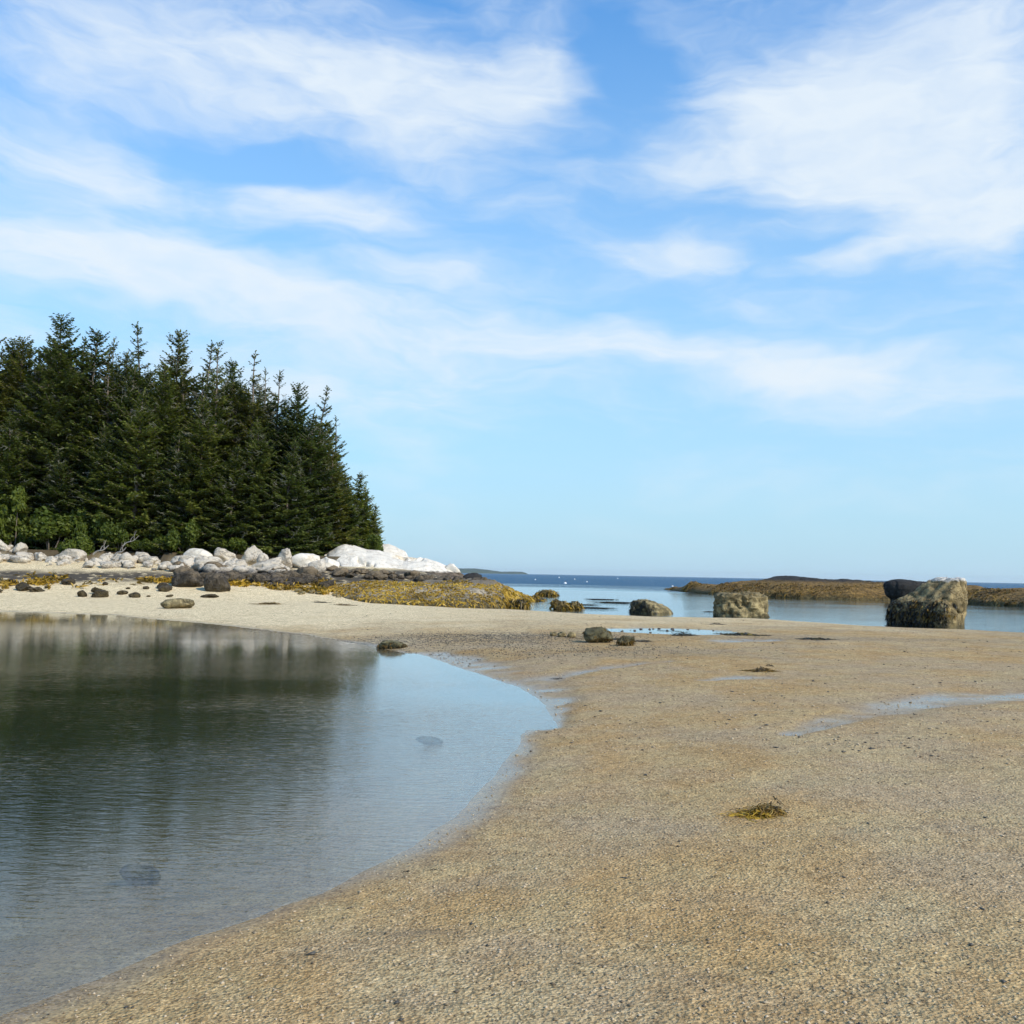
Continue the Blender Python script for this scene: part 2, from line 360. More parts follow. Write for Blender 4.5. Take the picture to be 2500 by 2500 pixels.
def rock_material(name, pale, stain, dark, low, zt=1.6, zb=0.18, zl=0.5, lb=0.3, rough_n=0.5, bump=0.05, pits=0.6):
    """granite with tide zones: bare stone above zt, blackened zone below it, algae below zl"""
    mt, t, out = MAT(name); P = t.pos(); x, y, z = t.sep(P)
    big = t.noise(P, 0.9, 4, 0.6); med = t.noise(P, 3.1, 5, 0.65); fine = t.noise(P, 26, 3, 0.7)
    stone = t.mix(t.mapr(med, 0.48, 0.74, 0, 0.8), pale, stain)
    stone = t.mix(t.mapr(big, 0.55, 0.75, 0, 0.5), stone, tuple(c * 0.74 for c in pale))
    stone = t.mix(0.5, stone, t.ramp(fine, [(0.25, (0.55, 0.54, 0.52)), (0.5, (1, 1, 1)), (0.8, (1.15, 1.14, 1.12))]), 'MULTIPLY')
    oi = t.new('ShaderNodeObjectInfo').outputs['Random']
    stone = t.mix(t.mapr(oi, 0, 1, 0.0, 0.45, False), stone, tuple(c * 0.55 + 0.25 * d for c, d in zip(pale, stain)))
    dk = t.mix(t.mapr(med, 0.4, 0.62), dark, tuple(min(1, c * 2.3) for c in dark))
    lw = t.mix(t.mapr(t.noise(P, 7, 4, 0.7), 0.38, 0.62), low, tuple(c * 0.35 for c in low))
    pit = t.noise(P, 10, 5, 0.75)
    stone = t.mix(t.mapr(pit, 0.56, 0.66, 0, pits), stone, tuple(c * 0.42 for c in stain)); dk = t.mix(t.mapr(pit, 0.54, 0.64, 0, pits), dk, tuple(c * 0.4 for c in dark))
    dk = t.mix(t.mapr(t.noise(t.vmath('MULTIPLY', P, (2.6, 2.6, 0.5)), 1.6, 4, 0.6), 0.52, 0.62, 0, pits), dk, tuple(c * 0.5 for c in dark))
    zn = t.math('ADD', z, t.math('MULTIPLY', t.math('SUBTRACT', med, 0.5), rough_n))
    col = t.mix(t.mapr(zn, zt - zb, zt + zb), dk, stone)
    col = t.mix(t.mapr(zn, zl - lb, zl + lb), lw, col)
    h = t.math('ADD', t.math('MULTIPLY', med, 1.0), t.math('MULTIPLY', t.noise(P, 14, 4, 0.65), 0.45))
    cr = t.math('ABSOLUTE', t.math('SUBTRACT', t.noise(t.vmath('MULTIPLY', P, (1, 1, 2)), 0.8, 4, 0.6, 0.8), 0.5))
    h = t.math('ADD', h, t.mapr(cr, 0.0, 0.02, -0.7, 0.0))
    nb = t.bump(h, 0.9, bump)
    t.l.new(t.pbsdf(col, 0.85, nb, 0.2), out.inputs[0]); return mt

def flat_noise_material(name, stops, scale=6, rough=0.8, spec=0.25, bump=0.0, rnd=None, transl=0.0, vary=False):
    mt, t, out = MAT(name); P = t.pos()
    f = t.noise(P, scale, 4, 0.6)
    if rnd: f = t.math('ADD', t.math('MULTIPLY', t.attr(rnd), 0.75), t.math('MULTIPLY', f, 0.25))
    col = t.ramp(f, stops)
    if vary:
        oi = t.new('ShaderNodeObjectInfo').outputs['Random']
        col = t.mix(1.0, col, t.ramp(oi, [(0.0, (0.72, 0.80, 0.80)), (0.3, (1.0, 1.05, 0.85)), (0.6, (1.25, 1.08, 0.85)), (0.8, (0.85, 0.95, 1.0)), (1.0, (1.45, 1.40, 1.1))]), 'MULTIPLY')
    nb = t.bump(t.noise(P, scale * 5, 3, 0.6), 0.7, bump) if bump else None
    sh = t.pbsdf(col, rough, nb, spec)
    if transl:
        tl = t.new('ShaderNodeBsdfTranslucent'); t.put(tl.inputs[0], t.mix(1.0, col, (1.3, 1.5, 0.7), 'MULTIPLY'))
        mx = t.new('ShaderNodeMixShader'); mx.inputs[0].default_value = transl
        t.l.new(sh, mx.inputs[1]); t.l.new(tl.outputs[0], mx.inputs[2]); sh = mx.outputs[0]
    t.l.new(sh, out.inputs[0]); return mt

M_SAND = sand_material()
M_WATER = water_material()
M_GRANITE = rock_material('pale_granite', (0.60, 0.53, 0.425), (0.32, 0.25, 0.17), (0.055, 0.045, 0.035), (0.20, 0.145, 0.06), zt=1.62, zb=0.16, zl=0.7, lb=0.3, bump=0.12)
M_OUTCROP = rock_material('outcrop_granite', (0.75, 0.685, 0.575), (0.54, 0.44, 0.32), (0.075, 0.057, 0.04), (0.15, 0.11, 0.07), zt=1.74, zb=0.08, zl=0.6, lb=0.3, rough_n=0.3, bump=0.045, pits=0.25)
M_TIDE = rock_material('tide_rock', (0.24, 0.18, 0.11), (0.085, 0.062, 0.04), (0.048, 0.039, 0.028), (0.095, 0.072, 0.034), zt=1.5, zb=0.35, zl=0.75, lb=0.35, rough_n=1.3, bump=0.14)
M_OCHRE = rock_material('algae_boulder', (0.25, 0.195, 0.10), (0.10, 0.07, 0.028), (0.165, 0.13, 0.065), (0.13, 0.11, 0.058), zt=0.9, zb=0.3, zl=0.12, lb=0.2, rough_n=1.0, bump=0.08)
M_BIG = rock_material('white_topped_boulder', (0.62, 0.58, 0.51), (0.34, 0.30, 0.22), (0.15, 0.113, 0.054), (0.15, 0.12, 0.06), zt=1.74, zb=0.06, zl=0.1, lb=0.2, rough_n=0.45, bump=0.07)
M_BLACK = rock_material('black_rock', (0.030, 0.028, 0.026), (0.05, 0.045, 0.035), (0.02, 0.019, 0.017), (0.04, 0.034, 0.018), zt=1.0, zl=0.2, bump=0.05)
M_ISLET = rock_material('islet_ledge', (0.04, 0.035, 0.03), (0.085, 0.07, 0.05), (0.15, 0.088, 0.024), (0.17, 0.125, 0.05), zt=1.5, zb=0.15, zl=0.3, lb=0.3, rough_n=0.9, bump=0.25)
M_LEDGE = rock_material('ledge_rock', (0.21, 0.17, 0.115), (0.12, 0.10, 0.075), (0.19, 0.155, 0.105), (0.12, 0.095, 0.045), zt=1.1, zb=0.2, zl=0.5, lb=0.3)
M_SHORE = rock_material('weedy_shore_rock', (0.10, 0.088, 0.045), (0.05, 0.042, 0.018), (0.085, 0.075, 0.04), (0.05, 0.045, 0.022), zt=0.4, zb=0.1, zl=0.1, lb=0.1, bump=0.04)
M_WEED = flat_noise_material('rockweed_fronds', [(0.08, (0.035, 0.026, 0.008)), (0.3, (0.13, 0.085, 0.012)), (0.55, (0.32, 0.19, 0.015)), (0.8, (0.47, 0.29, 0.024)), (1.0, (0.56, 0.39, 0.08))], 3, 0.5, 0.4, rnd='rnd', transl=0.12)
M_WEED_B = flat_noise_material('brown_weed_fronds', [(0.1, (0.025, 0.02, 0.008)), (0.45, (0.13, 0.076, 0.015)), (0.8, (0.28, 0.165, 0.028)), (1.0, (0.30, 0.22, 0.07))], 3, 0.55, 0.35, rnd='rnd', transl=0.1)
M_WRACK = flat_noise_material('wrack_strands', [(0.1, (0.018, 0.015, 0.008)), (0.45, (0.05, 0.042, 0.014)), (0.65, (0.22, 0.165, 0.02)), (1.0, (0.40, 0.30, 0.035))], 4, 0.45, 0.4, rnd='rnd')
M_SPRUCE = flat_noise_material('spruce_needles', [(0.1, (0.030, 0.044, 0.012)), (0.45, (0.092, 0.110, 0.030)), (0.8, (0.168, 0.178, 0.048)), (1.0, (0.23, 0.23, 0.08))], 0.6, 0.8, 0.06, rnd='rnd', transl=0.26, vary=True)
M_BARK = flat_noise_material('spruce_bark', [(0.3, (0.10, 0.08, 0.06)), (0.7, (0.24, 0.20, 0.16))], 9, 0.9, 0.1)
M_LICHEN = flat_noise_material('lichened_twigs', [(0.3, (0.19, 0.19, 0.14)), (0.7, (0.38, 0.38, 0.30))], 6, 0.9, 0.1)
M_LEAF = flat_noise_material('shrub_leaves', [(0.1, (0.024, 0.038, 0.005)), (0.5, (0.060, 0.088, 0.010)), (0.9, (0.125, 0.15, 0.016))], 1.2, 0.6, 0.3, rnd='rnd', transl=0.25)
M_DRIFT = flat_noise_material('bleached_driftwood', [(0.3, (0.32, 0.28, 0.23)), (0.7, (0.55, 0.51, 0.45))], 8, 0.9, 0.1)
M_GRAVEL = flat_noise_material('shell_gravel_bits', [(0.0, (0.06, 0.05, 0.04)), (0.25, (0.20, 0.15, 0.09)), (0.5, (0.42, 0.32, 0.20)), (0.85, (0.54, 0.43, 0.29)), (1.0, (0.66, 0.58, 0.47))], 30, 0.7, 0.25, rnd='rnd')
M_PEBBLE = flat_noise_material('dark_pebbles', [(0.2, (0.03, 0.028, 0.025)), (0.8, (0.11, 0.095, 0.07))], 20, 0.5, 0.35)
M_BUOY = flat_noise_material('white_buoy_paint', [(0.3, (0.78, 0.78, 0.76)), (0.7, (0.85, 0.85, 0.84))], 5, 0.4, 0.4)
M_STICK = flat_noise_material('buoy_spindle', [(0.3, (0.28, 0.16, 0.06)), (0.7, (0.36, 0.22, 0.1))], 5, 0.7, 0.2)
M_FARWOOD = flat_noise_material('far_wooded_land', [(0.3, (0.05, 0.075, 0.06)), (0.7, (0.08, 0.10, 0.07))], 0.02, 0.9, 0.1)
M_SOIL = flat_noise_material('dry_grass_and_soil', [(0.3, (0.06, 0.045, 0.03)), (0.7, (0.14, 0.105, 0.06))], 2, 0.95, 0.1)

# ------------------------------------------------------------------ ground and water sheets
def polar(r0, r1, ratio, da_front, da_back):
    nr = int(math.log(r1 / r0) / math.log(ratio)); r = np.geomspace(r0, r1, nr)
    f = np.arange(-42, 42.001, da_front); b = np.arange(42 + da_back, 318, da_back)
    a = np.radians(np.concatenate([f, b]))
    rr, aa = np.meshgrid(r, a, indexing='ij')
    return rr * np.sin(aa), rr * np.cos(aa), nr, len(a)
def sheet(name, X, Y, Z, nr, na, mat, attrs):
    v = np.stack([X, Y, Z], -1).reshape(-1, 3); q = grid_quads(nr, na, True)
    up = np.cross(v[q[0][1]] - v[q[0][0]], v[q[0][3]] - v[q[0][0]])[2] > 0
    if not up: q = q[:, ::-1]
    c = len(v); v = np.vstack([v, [[0, 0, Z[0].mean()]]])
    j = np.arange(na); tris = np.stack([np.full(na, c), (j + 1) % na, j], -1)
    if np.cross(v[tris[0][1]] - v[c], v[tris[0][2]] - v[c])[2] < 0: tris = tris[:, ::-1]
    at = {k: np.append(a.ravel(), a.ravel()[0]) for k, a in attrs.items()}
    o = mesh_obj(name, v, q, tris, mat, None, True, at); o['kind'] = 'structure'; return o
X, Y, nr, na = polar(0.6, 14000, 1.0175, 0.28, 4.0)
Z = H(X, Y)
dpool, ipool = poly_dist(X, Y, POOL); dsea, isea = poly_dist(X, Y, SEA)
P3 = np.stack([X, Y, X * 0], -1)
nz = fbm(P3 * 0.8, 21, 4)
wet = np.maximum(sstep((0.034 + 0.015 * nz - Z) / 0.04), np.clip(streak(X, Y) * (0.75 + 0.6 * fbm(P3 * np.array([1.5, 3, 1]), 27, 3)), 0, 1))
wet = np.maximum(wet, sstep((1.25 - puddle(X, Y)) / 0.3))
def blob(px, py, hx, hy):        # soft patch round a point seen in the photograph
    c = ground(px, py); return np.clip(1.4 - np.hypot((X - c[0]) / hx, (Y - c[1]) / hy) + 0.6 * nz, 0, 1)
pale = sstep((Y - 17 - 0.55 * (X + 2) * (X > -2)) / 16 + 0.45 * nz) * (Z < 6)
pale = np.maximum(pale, 0.6 * sstep((Y - 24) / 20 + 0.5 * nz))
pale = pale * (0.62 + 0.38 * sstep((2.0 - X) / 8))
mussel = np.maximum.reduce([blob(880, 1205, 3.6, 1.9), blob(990, 1200, 3.0, 1.0), 0.6 * blob(1150, 1232, 3.0, 1.2), 0.55 * blob(1500, 1203, 6, 1.0)])
dhead, ihead = poly_dist(X, Y, HEAD)
soil = np.where(ihead, 1.0, sstep(1 - (dhead - 0.5) / 1.5 + nz))
hi = np.interp(X, [-18, -14], [1.5, 1.9])
rocky = sstep((Z + .12 * nz - .86) / .12) * sstep((hi - Z + .1 * nz) / .15) * (X < 3) * (Y > 38) * (Y < 70)
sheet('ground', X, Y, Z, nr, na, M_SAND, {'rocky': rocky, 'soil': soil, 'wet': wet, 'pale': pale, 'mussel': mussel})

X, Y, nr, na = polar(1.2, 13900, 1.03, 0.5, 4.0)
ZB = H(X, Y)
dsea, isea = poly_dist(X, Y, SEA); dpool, ipool = poly_dist(X, Y, POOL)
nz = fbm(np.stack([X * 0.02, Y * 0.05, X * 0], -1), 31, 3)
calm = np.where(isea, 1 - sstep((dsea + 25 * nz - 32) / 45), 1.0)
lee = np.where(isea, 0.22, 0.05 + 0.21 * sstep((22 - Y) / 14))
sheet('water', X, Y, np.zeros_like(X), nr, na, M_WATER, {'depth': np.maximum(-ZB, 0), 'calm': calm, 'lee': lee})

# tide puddle: a thin sheet standing in its hollow
a = np.linspace(0, 2 * math.pi, 64, endpoint=False); ringv = []
for k in range(1, 9):
    ringv.append(np.stack([PUD[0] + 2.7 * k / 8 * np.cos(a), PUD[1] + 1.95 * k / 8 * np.sin(a), np.full(64, 0.217)], -1))
v = np.concatenate(ringv); n = len(v); v = np.vstack([v, [[PUD[0], PUD[1], 0.217]]])
tp = mesh_obj('tide_puddle', v, grid_quads(8, 64, True), [[n, j, (j + 1) % 64] for j in range(64)], M_WATER, None, True,
              {'depth': np.full(n + 1, 0.02), 'calm': np.ones(n + 1), 'lee': np.full(n + 1, 0.06)})
tp['kind'] = 'structure'

# ------------------------------------------------------------------ rocks
def ico(sub):
    bm = bmesh.new(); bmesh.ops.create_icosphere(bm, subdivisions=sub, radius=1.0)
    v = np.array([x.co[:] for x in bm.verts]); f = np.array([[x.index for x in y.verts] for y in bm.faces]); bm.free()
    return v, f
ICO = {s: ico(s) for s in (1, 2, 3, 4, 5)}
def rock_verts(seed, sub=3, rough=0.22, cuts=5, box=2.4, lo=0.62, sharp=30):
    r_ = np.random.default_rng(seed); v, f = ICO[sub]; v = v.copy()
    rad = 1.0 / ((np.abs(v) ** box).sum(1) ** (1 / box))
    for _ in range(cuts):
        n_ = r_.normal(size=3); n_ /= np.linalg.norm(n_); o = r_.uniform(lo, 0.92)
        dt = v @ n_; lim = np.where(dt > 1e-3, o / np.maximum(dt, 1e-3), 9)
        rad = -np.log(np.exp(-sharp * rad) + np.exp(-sharp * np.minimum(lim, 3))) / sharp
    rad = rad * (1 + rough * fbm(v * 1.4 + seed * 5.1, seed, 3) + 0.10 * fbm(v * 4 + seed, seed + 3, 4))
    v = v * rad[:, None]
    return v / np.abs(v).max(0), f
ROUND = [bpy.data.meshes.new('x') for _ in range(0)]
def rock_mesh(nm, seed, mat, **kw):
    v, f = rock_verts(seed, **kw); o = mesh_obj(nm, v, None, f, mat); me = o.data; bpy.data.objects.remove(o); return me
ROUND = [rock_mesh('boulder', 100 + i, M_GRANITE, cuts=4, rough=0.20, lo=.7) for i in range(9)]
ANGLE = [rock_mesh('boulder', 200 + i, M_GRANITE, sub=4, cuts=11, rough=0.20, lo=.5, sharp=70) for i in range(9)]
FINE = [rock_mesh('boulder', 300 + i, M_GRANITE, sub=4, cuts=8, rough=0.20, lo=.58, sharp=50) for i in range(8)]
_cache = {}
def with_mat(me, mat):
    k = (me.name, mat.name)
    if k not in _cache:
        c = me.copy(); c.materials.clear(); c.materials.append(mat); _cache[k] = c
    return _cache[k]
def put_rock(name, me, mat, loc, dims, label, cat='boulder', group=None, rz=None, tilt=0.15, sink=0.25):
    """dims = half extents; the rock is let into the ground by a share of its height"""
    o = bpy.data.objects.new(name, with_mat(me, mat)); COL.objects.link(o)
    o.location = (loc[0], loc[1], loc[2] + dims[2] * (1 - 2 * sink)); o.scale = dims
    o.rotation_euler = (random.uniform(-tilt, tilt), random.uniform(-tilt, tilt), random.uniform(0, 6.28) if rz is None else rz)
    return tag(o, label, cat, group)
def px_rock(name, x, y, w, h, mat, label, me=None, cat='boulder', group=None, depth=None, rz=None, tilt=0.08, sink=0.2, z=None):
    """x, y: middle of its foot in the photograph, w and h its size there"""
    p = ground(x, y) if z is None else at_z(x, y, z)
    s = np.linalg.norm(p - CAM) * K / FPX
    hx = w * s / 2; hz = h * s / 2 / (1 - sink)
    dy = depth if depth else hx * 0.85
    return put_rock(name, me or random.choice(FINE), mat, (p[0], p[1] + dy * 0.6, p[2]), (hx, dy, hz), label, cat, group, 0.0 if rz is None else rz, tilt, sink)

def smooth_ring(poly, n):
    p = np.array(poly, float)
    for _ in range(2):
        q = np.roll(p, -1, 0); p = np.stack([0.78 * p + 0.22 * q, 0.22 * p + 0.78 * q], 1).reshape(-1, 2)
    c = np.vstack([p, p[:1]]); L = np.concatenate([[0], np.cumsum(np.hypot(*np.diff(c, axis=0).T))])
    s = np.linspace(0, L[-1], n, endpoint=False)
    p = np.stack([np.interp(s, L, c[:, 0]), np.interp(s, L, c[:, 1])], -1)
    x0, x1 = p[:, 0].min(), p[:, 0].max(); p[:, 0] = (p[:, 0] - x0) / (x1 - x0) * 2 - 1
    return p
def loft_rock(name, rows, Yd, sec, thick, mat, label, cat='boulder', amp=0.06, fs=1.2, seed=1, nlev=64, nring=120, foot=0.35, leany=0.0, group=None):
    """rows: (y, x left, x right) in the photograph from foot to top, at distance Yd; sec: cross-section polygon (x -1..1, y)"""
    rows = sorted(rows, key=lambda r: -r[0]); zs, xl, xr = [], [], []
    for (yy, a_, b_) in rows:
        A, B = at_y(a_, yy, Yd), at_y(b_, yy, Yd); zs.append((A[2] + B[2]) / 2); xl.append(A[0]); xr.append(B[0])
    zs = [zs[0] - foot] + zs; xl = [xl[0]] + xl; xr = [xr[0]] + xr
    u = np.linspace(0, 1, nlev); u = 1 - (1 - u) ** 1.4
    zl_ = zs[0] + (zs[-1] - zs[0]) * u
    L_, R_ = np.interp(zl_, zs, xl), np.interp(zl_, zs, xr)
    ring = smooth_ring(sec, nring); wmax = max(b - a for a, b in zip(xl, xr)); V = []
    for z_, a_, b_ in zip(zl_, L_, R_):
        c = (a_ + b_) / 2; hw = (b_ - a_) / 2
        tk = thick * (hw / (wmax / 2)) ** 0.6
        V.append(np.stack([c + ring[:, 0] * hw, Yd + ring[:, 1] * tk + leany * (z_ - zs[0]), np.full(nring, z_)], -1))
    V = np.concatenate(V); n_ = len(V)
    top = V[-nring:].mean(0); top[2] += 0.02; V = np.vstack([V, top])
    cen = np.array([(L_.mean() + R_.mean()) / 2, Yd, zl_.mean()])
    dirv = V - cen; dirv /= np.linalg.norm(dirv, axis=1)[:, None]
    V = V + dirv * (amp * (fbm(V * fs, seed, 4) + 0.5 * fbm(V * fs * 4, seed + 5, 3) - 0.9 * np.clip(1 - 9 * np.abs(fbm(V * fs * np.array([1.3, 1.3, .8]) + 4, seed + 21, 3)), 0, 1)))[:, None]
    base = np.array([cen[0], Yd, zl_[0]])
    q = grid_quads(nlev, nring, True); t_ = np.stack([np.full(nring, n_), (nlev - 1) * nring + np.arange(nring), (nlev - 1) * nring + (np.arange(nring) + 1) % nring], -1)
    o = mesh_obj(name, V - base, q, t_, mat); o.location = base
    return tag(o, label, cat, group)

SEC_EDGE = [(-0.75, 0.9), (-1.0, 0.45), (-0.55, -0.35), (-0.08, -1.15), (0.55, -0.8), (1.0, -0.2), (0.8, 0.9)]
SEC_BOX = [(-0.95, 0.9), (-1.0, -0.7), (-0.35, -0.95), (0.3, -0.92), (1.0, -0.45), (0.95, 0.9)]
big_b = loft_rock('boulder', [(1187, 1690, 1813), (1170, 1688, 1815), (1150, 1689, 1816), (1135, 1700, 1816), (1125, 1722, 1817), (1115, 1735, 1818), (1106, 1748, 1818), (1098, 1762, 1818), (1092, 1778, 1815), (1089.5, 1792, 1806)],
                  37.5, SEC_EDGE, 1.25, M_BIG, 'tall ochre boulder with a white top at the waterline on the right', amp=0.16, fs=1.0, seed=3)
BIGB = big_b
loft_rock('boulder', [(1131, 1683, 1762), (1124, 1673, 1790), (1112, 1668, 1800), (1104, 1668, 1790), (1098, 1672, 1760), (1094.5, 1684, 1722), (1093, 1690, 1704)],
          79, [(-0.8, .9), (-1, -.2), (-.5, -.9), (.6, -.5), (1, .1), (.8, .9)], 1.6, M_BLACK, 'smooth black boulder leaning out behind the tall white topped boulder', amp=0.12, fs=0.6, seed=9)
loft_rock('boulder', [(1168, 1351, 1451), (1158, 1350, 1451), (1145, 1349, 1450), (1135, 1350, 1448), (1127, 1351, 1446), (1122, 1355, 1440), (1119, 1372, 1428), (1117.5, 1380, 1400)],
          42.5, SEC_BOX, 1.0, M_OCHRE, 'square blocky tan boulder standing in the shallow sea', amp=0.20, fs=1.7, seed=4)
dome_b = loft_rock('boulder', [(1162, 1190, 1273), (1155, 1190, 1270), (1147, 1191, 1262), (1140, 1193, 1250), (1134, 1198, 1238), (1131.5, 1208, 1226)],
          44.5, SEC_EDGE, 0.85, M_OCHRE, 'low domed boulder half dark and half lit in the shallow sea', amp=0.12, fs=1.6, seed=6)
px_rock('stone', 1846, 1189, 46, 13, M_SHORE, 'low grey stone at the water edge right of the tall white topped boulder', cat='rock', me=FINE[1])
px_rock('stone', 1905, 1191, 30, 9, M_SHORE, 'small grey stone at the water edge by the right frame edge', cat='rock', me=FINE[2])

# ------------------------------------------------------------------ weed fronds
def fronds(pts, nrm, length, width, per, r_, droop=0.6, seg=2, spread=0.7):
    """tufts of flat fronds on given points; returns verts, quads, random value per vertex"""
    n_ = len(pts) * per
    p = np.repeat(pts, per, 0) + r_.normal(size=(n_, 3)) * length * 0.12
    nn = np.repeat(nrm, per, 0); tuft = np.repeat(r_.random(len(pts)), per)
    d_ = nn * r_.uniform(0.1, 0.7, (n_, 1)) + r_.normal(size=(n_, 3)) * spread; d_[:, 2] *= 0.6
    d_ /= np.linalg.norm(d_, axis=1)[:, None]
    side = np.cross(d_, r_.normal(size=(n_, 3))); side /= np.linalg.norm(side, axis=1)[:, None] + 1e-9
    L_ = length * r_.uniform(0.5, 1.3, n_); W_ = width * r_.uniform(0.6, 1.4, n_)
    V = np.zeros((n_, seg + 1, 2, 3))
    for k in range(seg + 1):
        s = k / seg; c = p + d_ * (L_ * s)[:, None]; c[:, 2] -= droop * L_ * s * s
        w_ = W_ * (0.45 + 1.2 * s * (1 - s) * 2 - 0.25 * s)
        V[:, k, 0] = c - side * w_[:, None]; V[:, k, 1] = c + side * w_[:, None]
    base = np.arange(n_)[:, None] * (seg + 1) * 2
    q = np.stack([np.stack([base[:, 0] + 2 * k, base[:, 0] + 2 * k + 1, base[:, 0] + 2 * k + 3, base[:, 0] + 2 * k + 2], -1) for k in range(seg)], 1).reshape(-1, 4)
    drift_ = fbm(np.asarray(p) * 0.9, 91, 3)
    rv = np.clip(tuft * 0.5 + r_.random(n_) * 0.3 + 0.14 + 0.7 * drift_, 0, 1)
    return V.reshape(-1, 3), q, np.repeat(rv, (seg + 1) * 2)

def loft_ridge(name, front, top, back_w, mat, kind_z=None, amp=0.25, fs=0.5, seed=1, nu=160, nt=48, pw=0.55, z_front=0.0, base_drop=0.5, topY=None, lobes=None):
    """long rock ledge: front shore line and top line from the photograph; returns verts grid"""
    fx = np.array([p[0] for p in front], float); u = np.linspace(fx[0], fx[-1], nu)
    fD = [p[3] for p in front] if len(front[0]) > 3 else None
    fy = np.interp(u, fx, [p[1] for p in front]); zf = np.interp(u, fx, [p[2] if len(p) > 2 else z_front for p in front])
    ty = np.interp(u, [p[0] for p in top], [p[1] for p in top])
    V = np.zeros((nu, nt, 3))
    for i in range(nu):
        if isinstance(fD, list): A = at_y(u[i], 1077, np.interp(u[i], fx, fD)); A[2] = zf[i]
        else: A = at_z(u[i], fy[i], zf[i])
        bw = np.interp(u[i], [b[0] for b in back_w], [b[1] for b in back_w])
        B = at_y(u[i], ty[i], A[1] + bw)               # crest
        C = B + (B - A) * np.array([1, 1, 0]) * 0.9; C[2] = A[2]
        for j in range(nt):
            s = j / (nt - 1) * 2
            if s <= 1:
                q_ = A + (B - A) * np.array([s, s, s ** pw]); q_[2] = A[2] + (B[2] - A[2]) * math.sin(s * math.pi / 2) ** pw
            else:
                q_ = B + (C - B) * (s - 1); q_[2] = C[2] + (B[2] - C[2]) * math.cos((s - 1) * math.pi / 2) ** 0.8
            V[i, j] = q_
    hgt = np.clip((V[:, nt // 2, 2] - V[:, 0, 2]) / 1.0, 0.1, 1.0)[:, None]
    env = np.sin(np.linspace(0, math.pi, nt)) ** 0.7
    f1 = fbm(V * fs, seed, 5); f2 = 1 - 2 * np.abs(fbm(V * fs * 2.2, seed + 9, 3))
    V[..., 2] += (amp * f1 + amp * 0.35 * f2) * env * hgt
    V[..., 1] += amp * 0.5 * fbm(V * fs * 1.4 + 7, seed + 4, 4)
    V[:, 0, 2] -= base_drop; V[:, -1, 2] -= base_drop
    V[0, :, 2] = np.minimum(V[0, :, 2], zf[0] - .1); V[-1, :, 2] = np.minimum(V[-1, :, 2], zf[-1] - .1) if False else V[-1, :, 2]
    return V
def ridge_obj(name, V, mat, label, cat, parent=None):
    nu, nt = V.shape[:2]; b = V.reshape(-1, 3).mean(0); b = np.array([b[0], b[1], V[..., 2].min()])
    o = mesh_obj(name, V.reshape(-1, 3) - b, grid_quads(nu, nt), None, mat, parent); o.location = b
    if label: tag(o, label, cat)
    return o, b
def scatter_on(V, n_, r_, test=None):
    nu, nt = V.shape[:2]; u = r_.random(n_) * (nu - 1.001); t_ = r_.random(n_) * (nt - 1.001)
    i, j = u.astype(int), t_.astype(int); a_, b_ = (u - i)[:, None], (t_ - j)[:, None]
    P = V[i, j] * (1 - a_) * (1 - b_) + V[i + 1, j] * a_ * (1 - b_) + V[i, j + 1] * (1 - a_) * b_ + V[i + 1, j + 1] * a_ * b_
    N = np.cross(V[i + 1, j] - V[i, j], V[i, j + 1] - V[i, j]); N /= np.linalg.norm(N, axis=1)[:, None] + 1e-9
    N[N[:, 2] < 0] *= -1
    if test is not None:
        k = test(P, u / (nu - 1), t_ / (nt - 1)); P, N = P[k], N[k]
    return P, N

def weed_or_shade_on(o, n_, length, width, r_, mat, test, per=4, droop=.9, shift=0.0):
    me = o.data; co = np.zeros(len(me.vertices) * 3, np.float32); me.vertices.foreach_get('co', co); V = co.reshape(-1, 3)
    N = np.zeros(len(me.vertices) * 3, np.float32); me.vertices.foreach_get('normal', N); N = N.reshape(-1, 3)
    ok = np.where(test(V, N))[0]; i = r_.choice(ok, n_)
    v, q, rv = fronds(V[i].astype(float), N[i].astype(float), length, width, per, r_, droop)
    c = mesh_obj('weed_or_shade_cover', v, q, None, mat, o, True, {'rnd': np.clip(rv + shift, 0, 1)}); c['kind'] = 'stuff'
r_ = np.random.default_rng(55)
hw = 1.2
weed_or_shade_on(dome_b, 420, .09, .016, r_, M_WRACK, lambda V, N: (N[:, 0] < -.2), shift=-.7)  # near-black fronds added to darken the dome's left face, standing in for its shade
weed_or_shade_on(BIGB, 1100, .11, .02, r_, M_WRACK, lambda V, N: (N[:, 0] < -.1) & (V[:, 2] < 1.45), shift=-.7)  # weed on the left face, blackened and thickened to paint in that side's shade
weed_or_shade_on(BIGB, 70, .14, .02, r_, M_WEED_B, lambda V, N: (V[:, 0] < .15) & (V[:, 2] > .75) & (V[:, 2] < 1.5) & (N[:, 1] < .3))
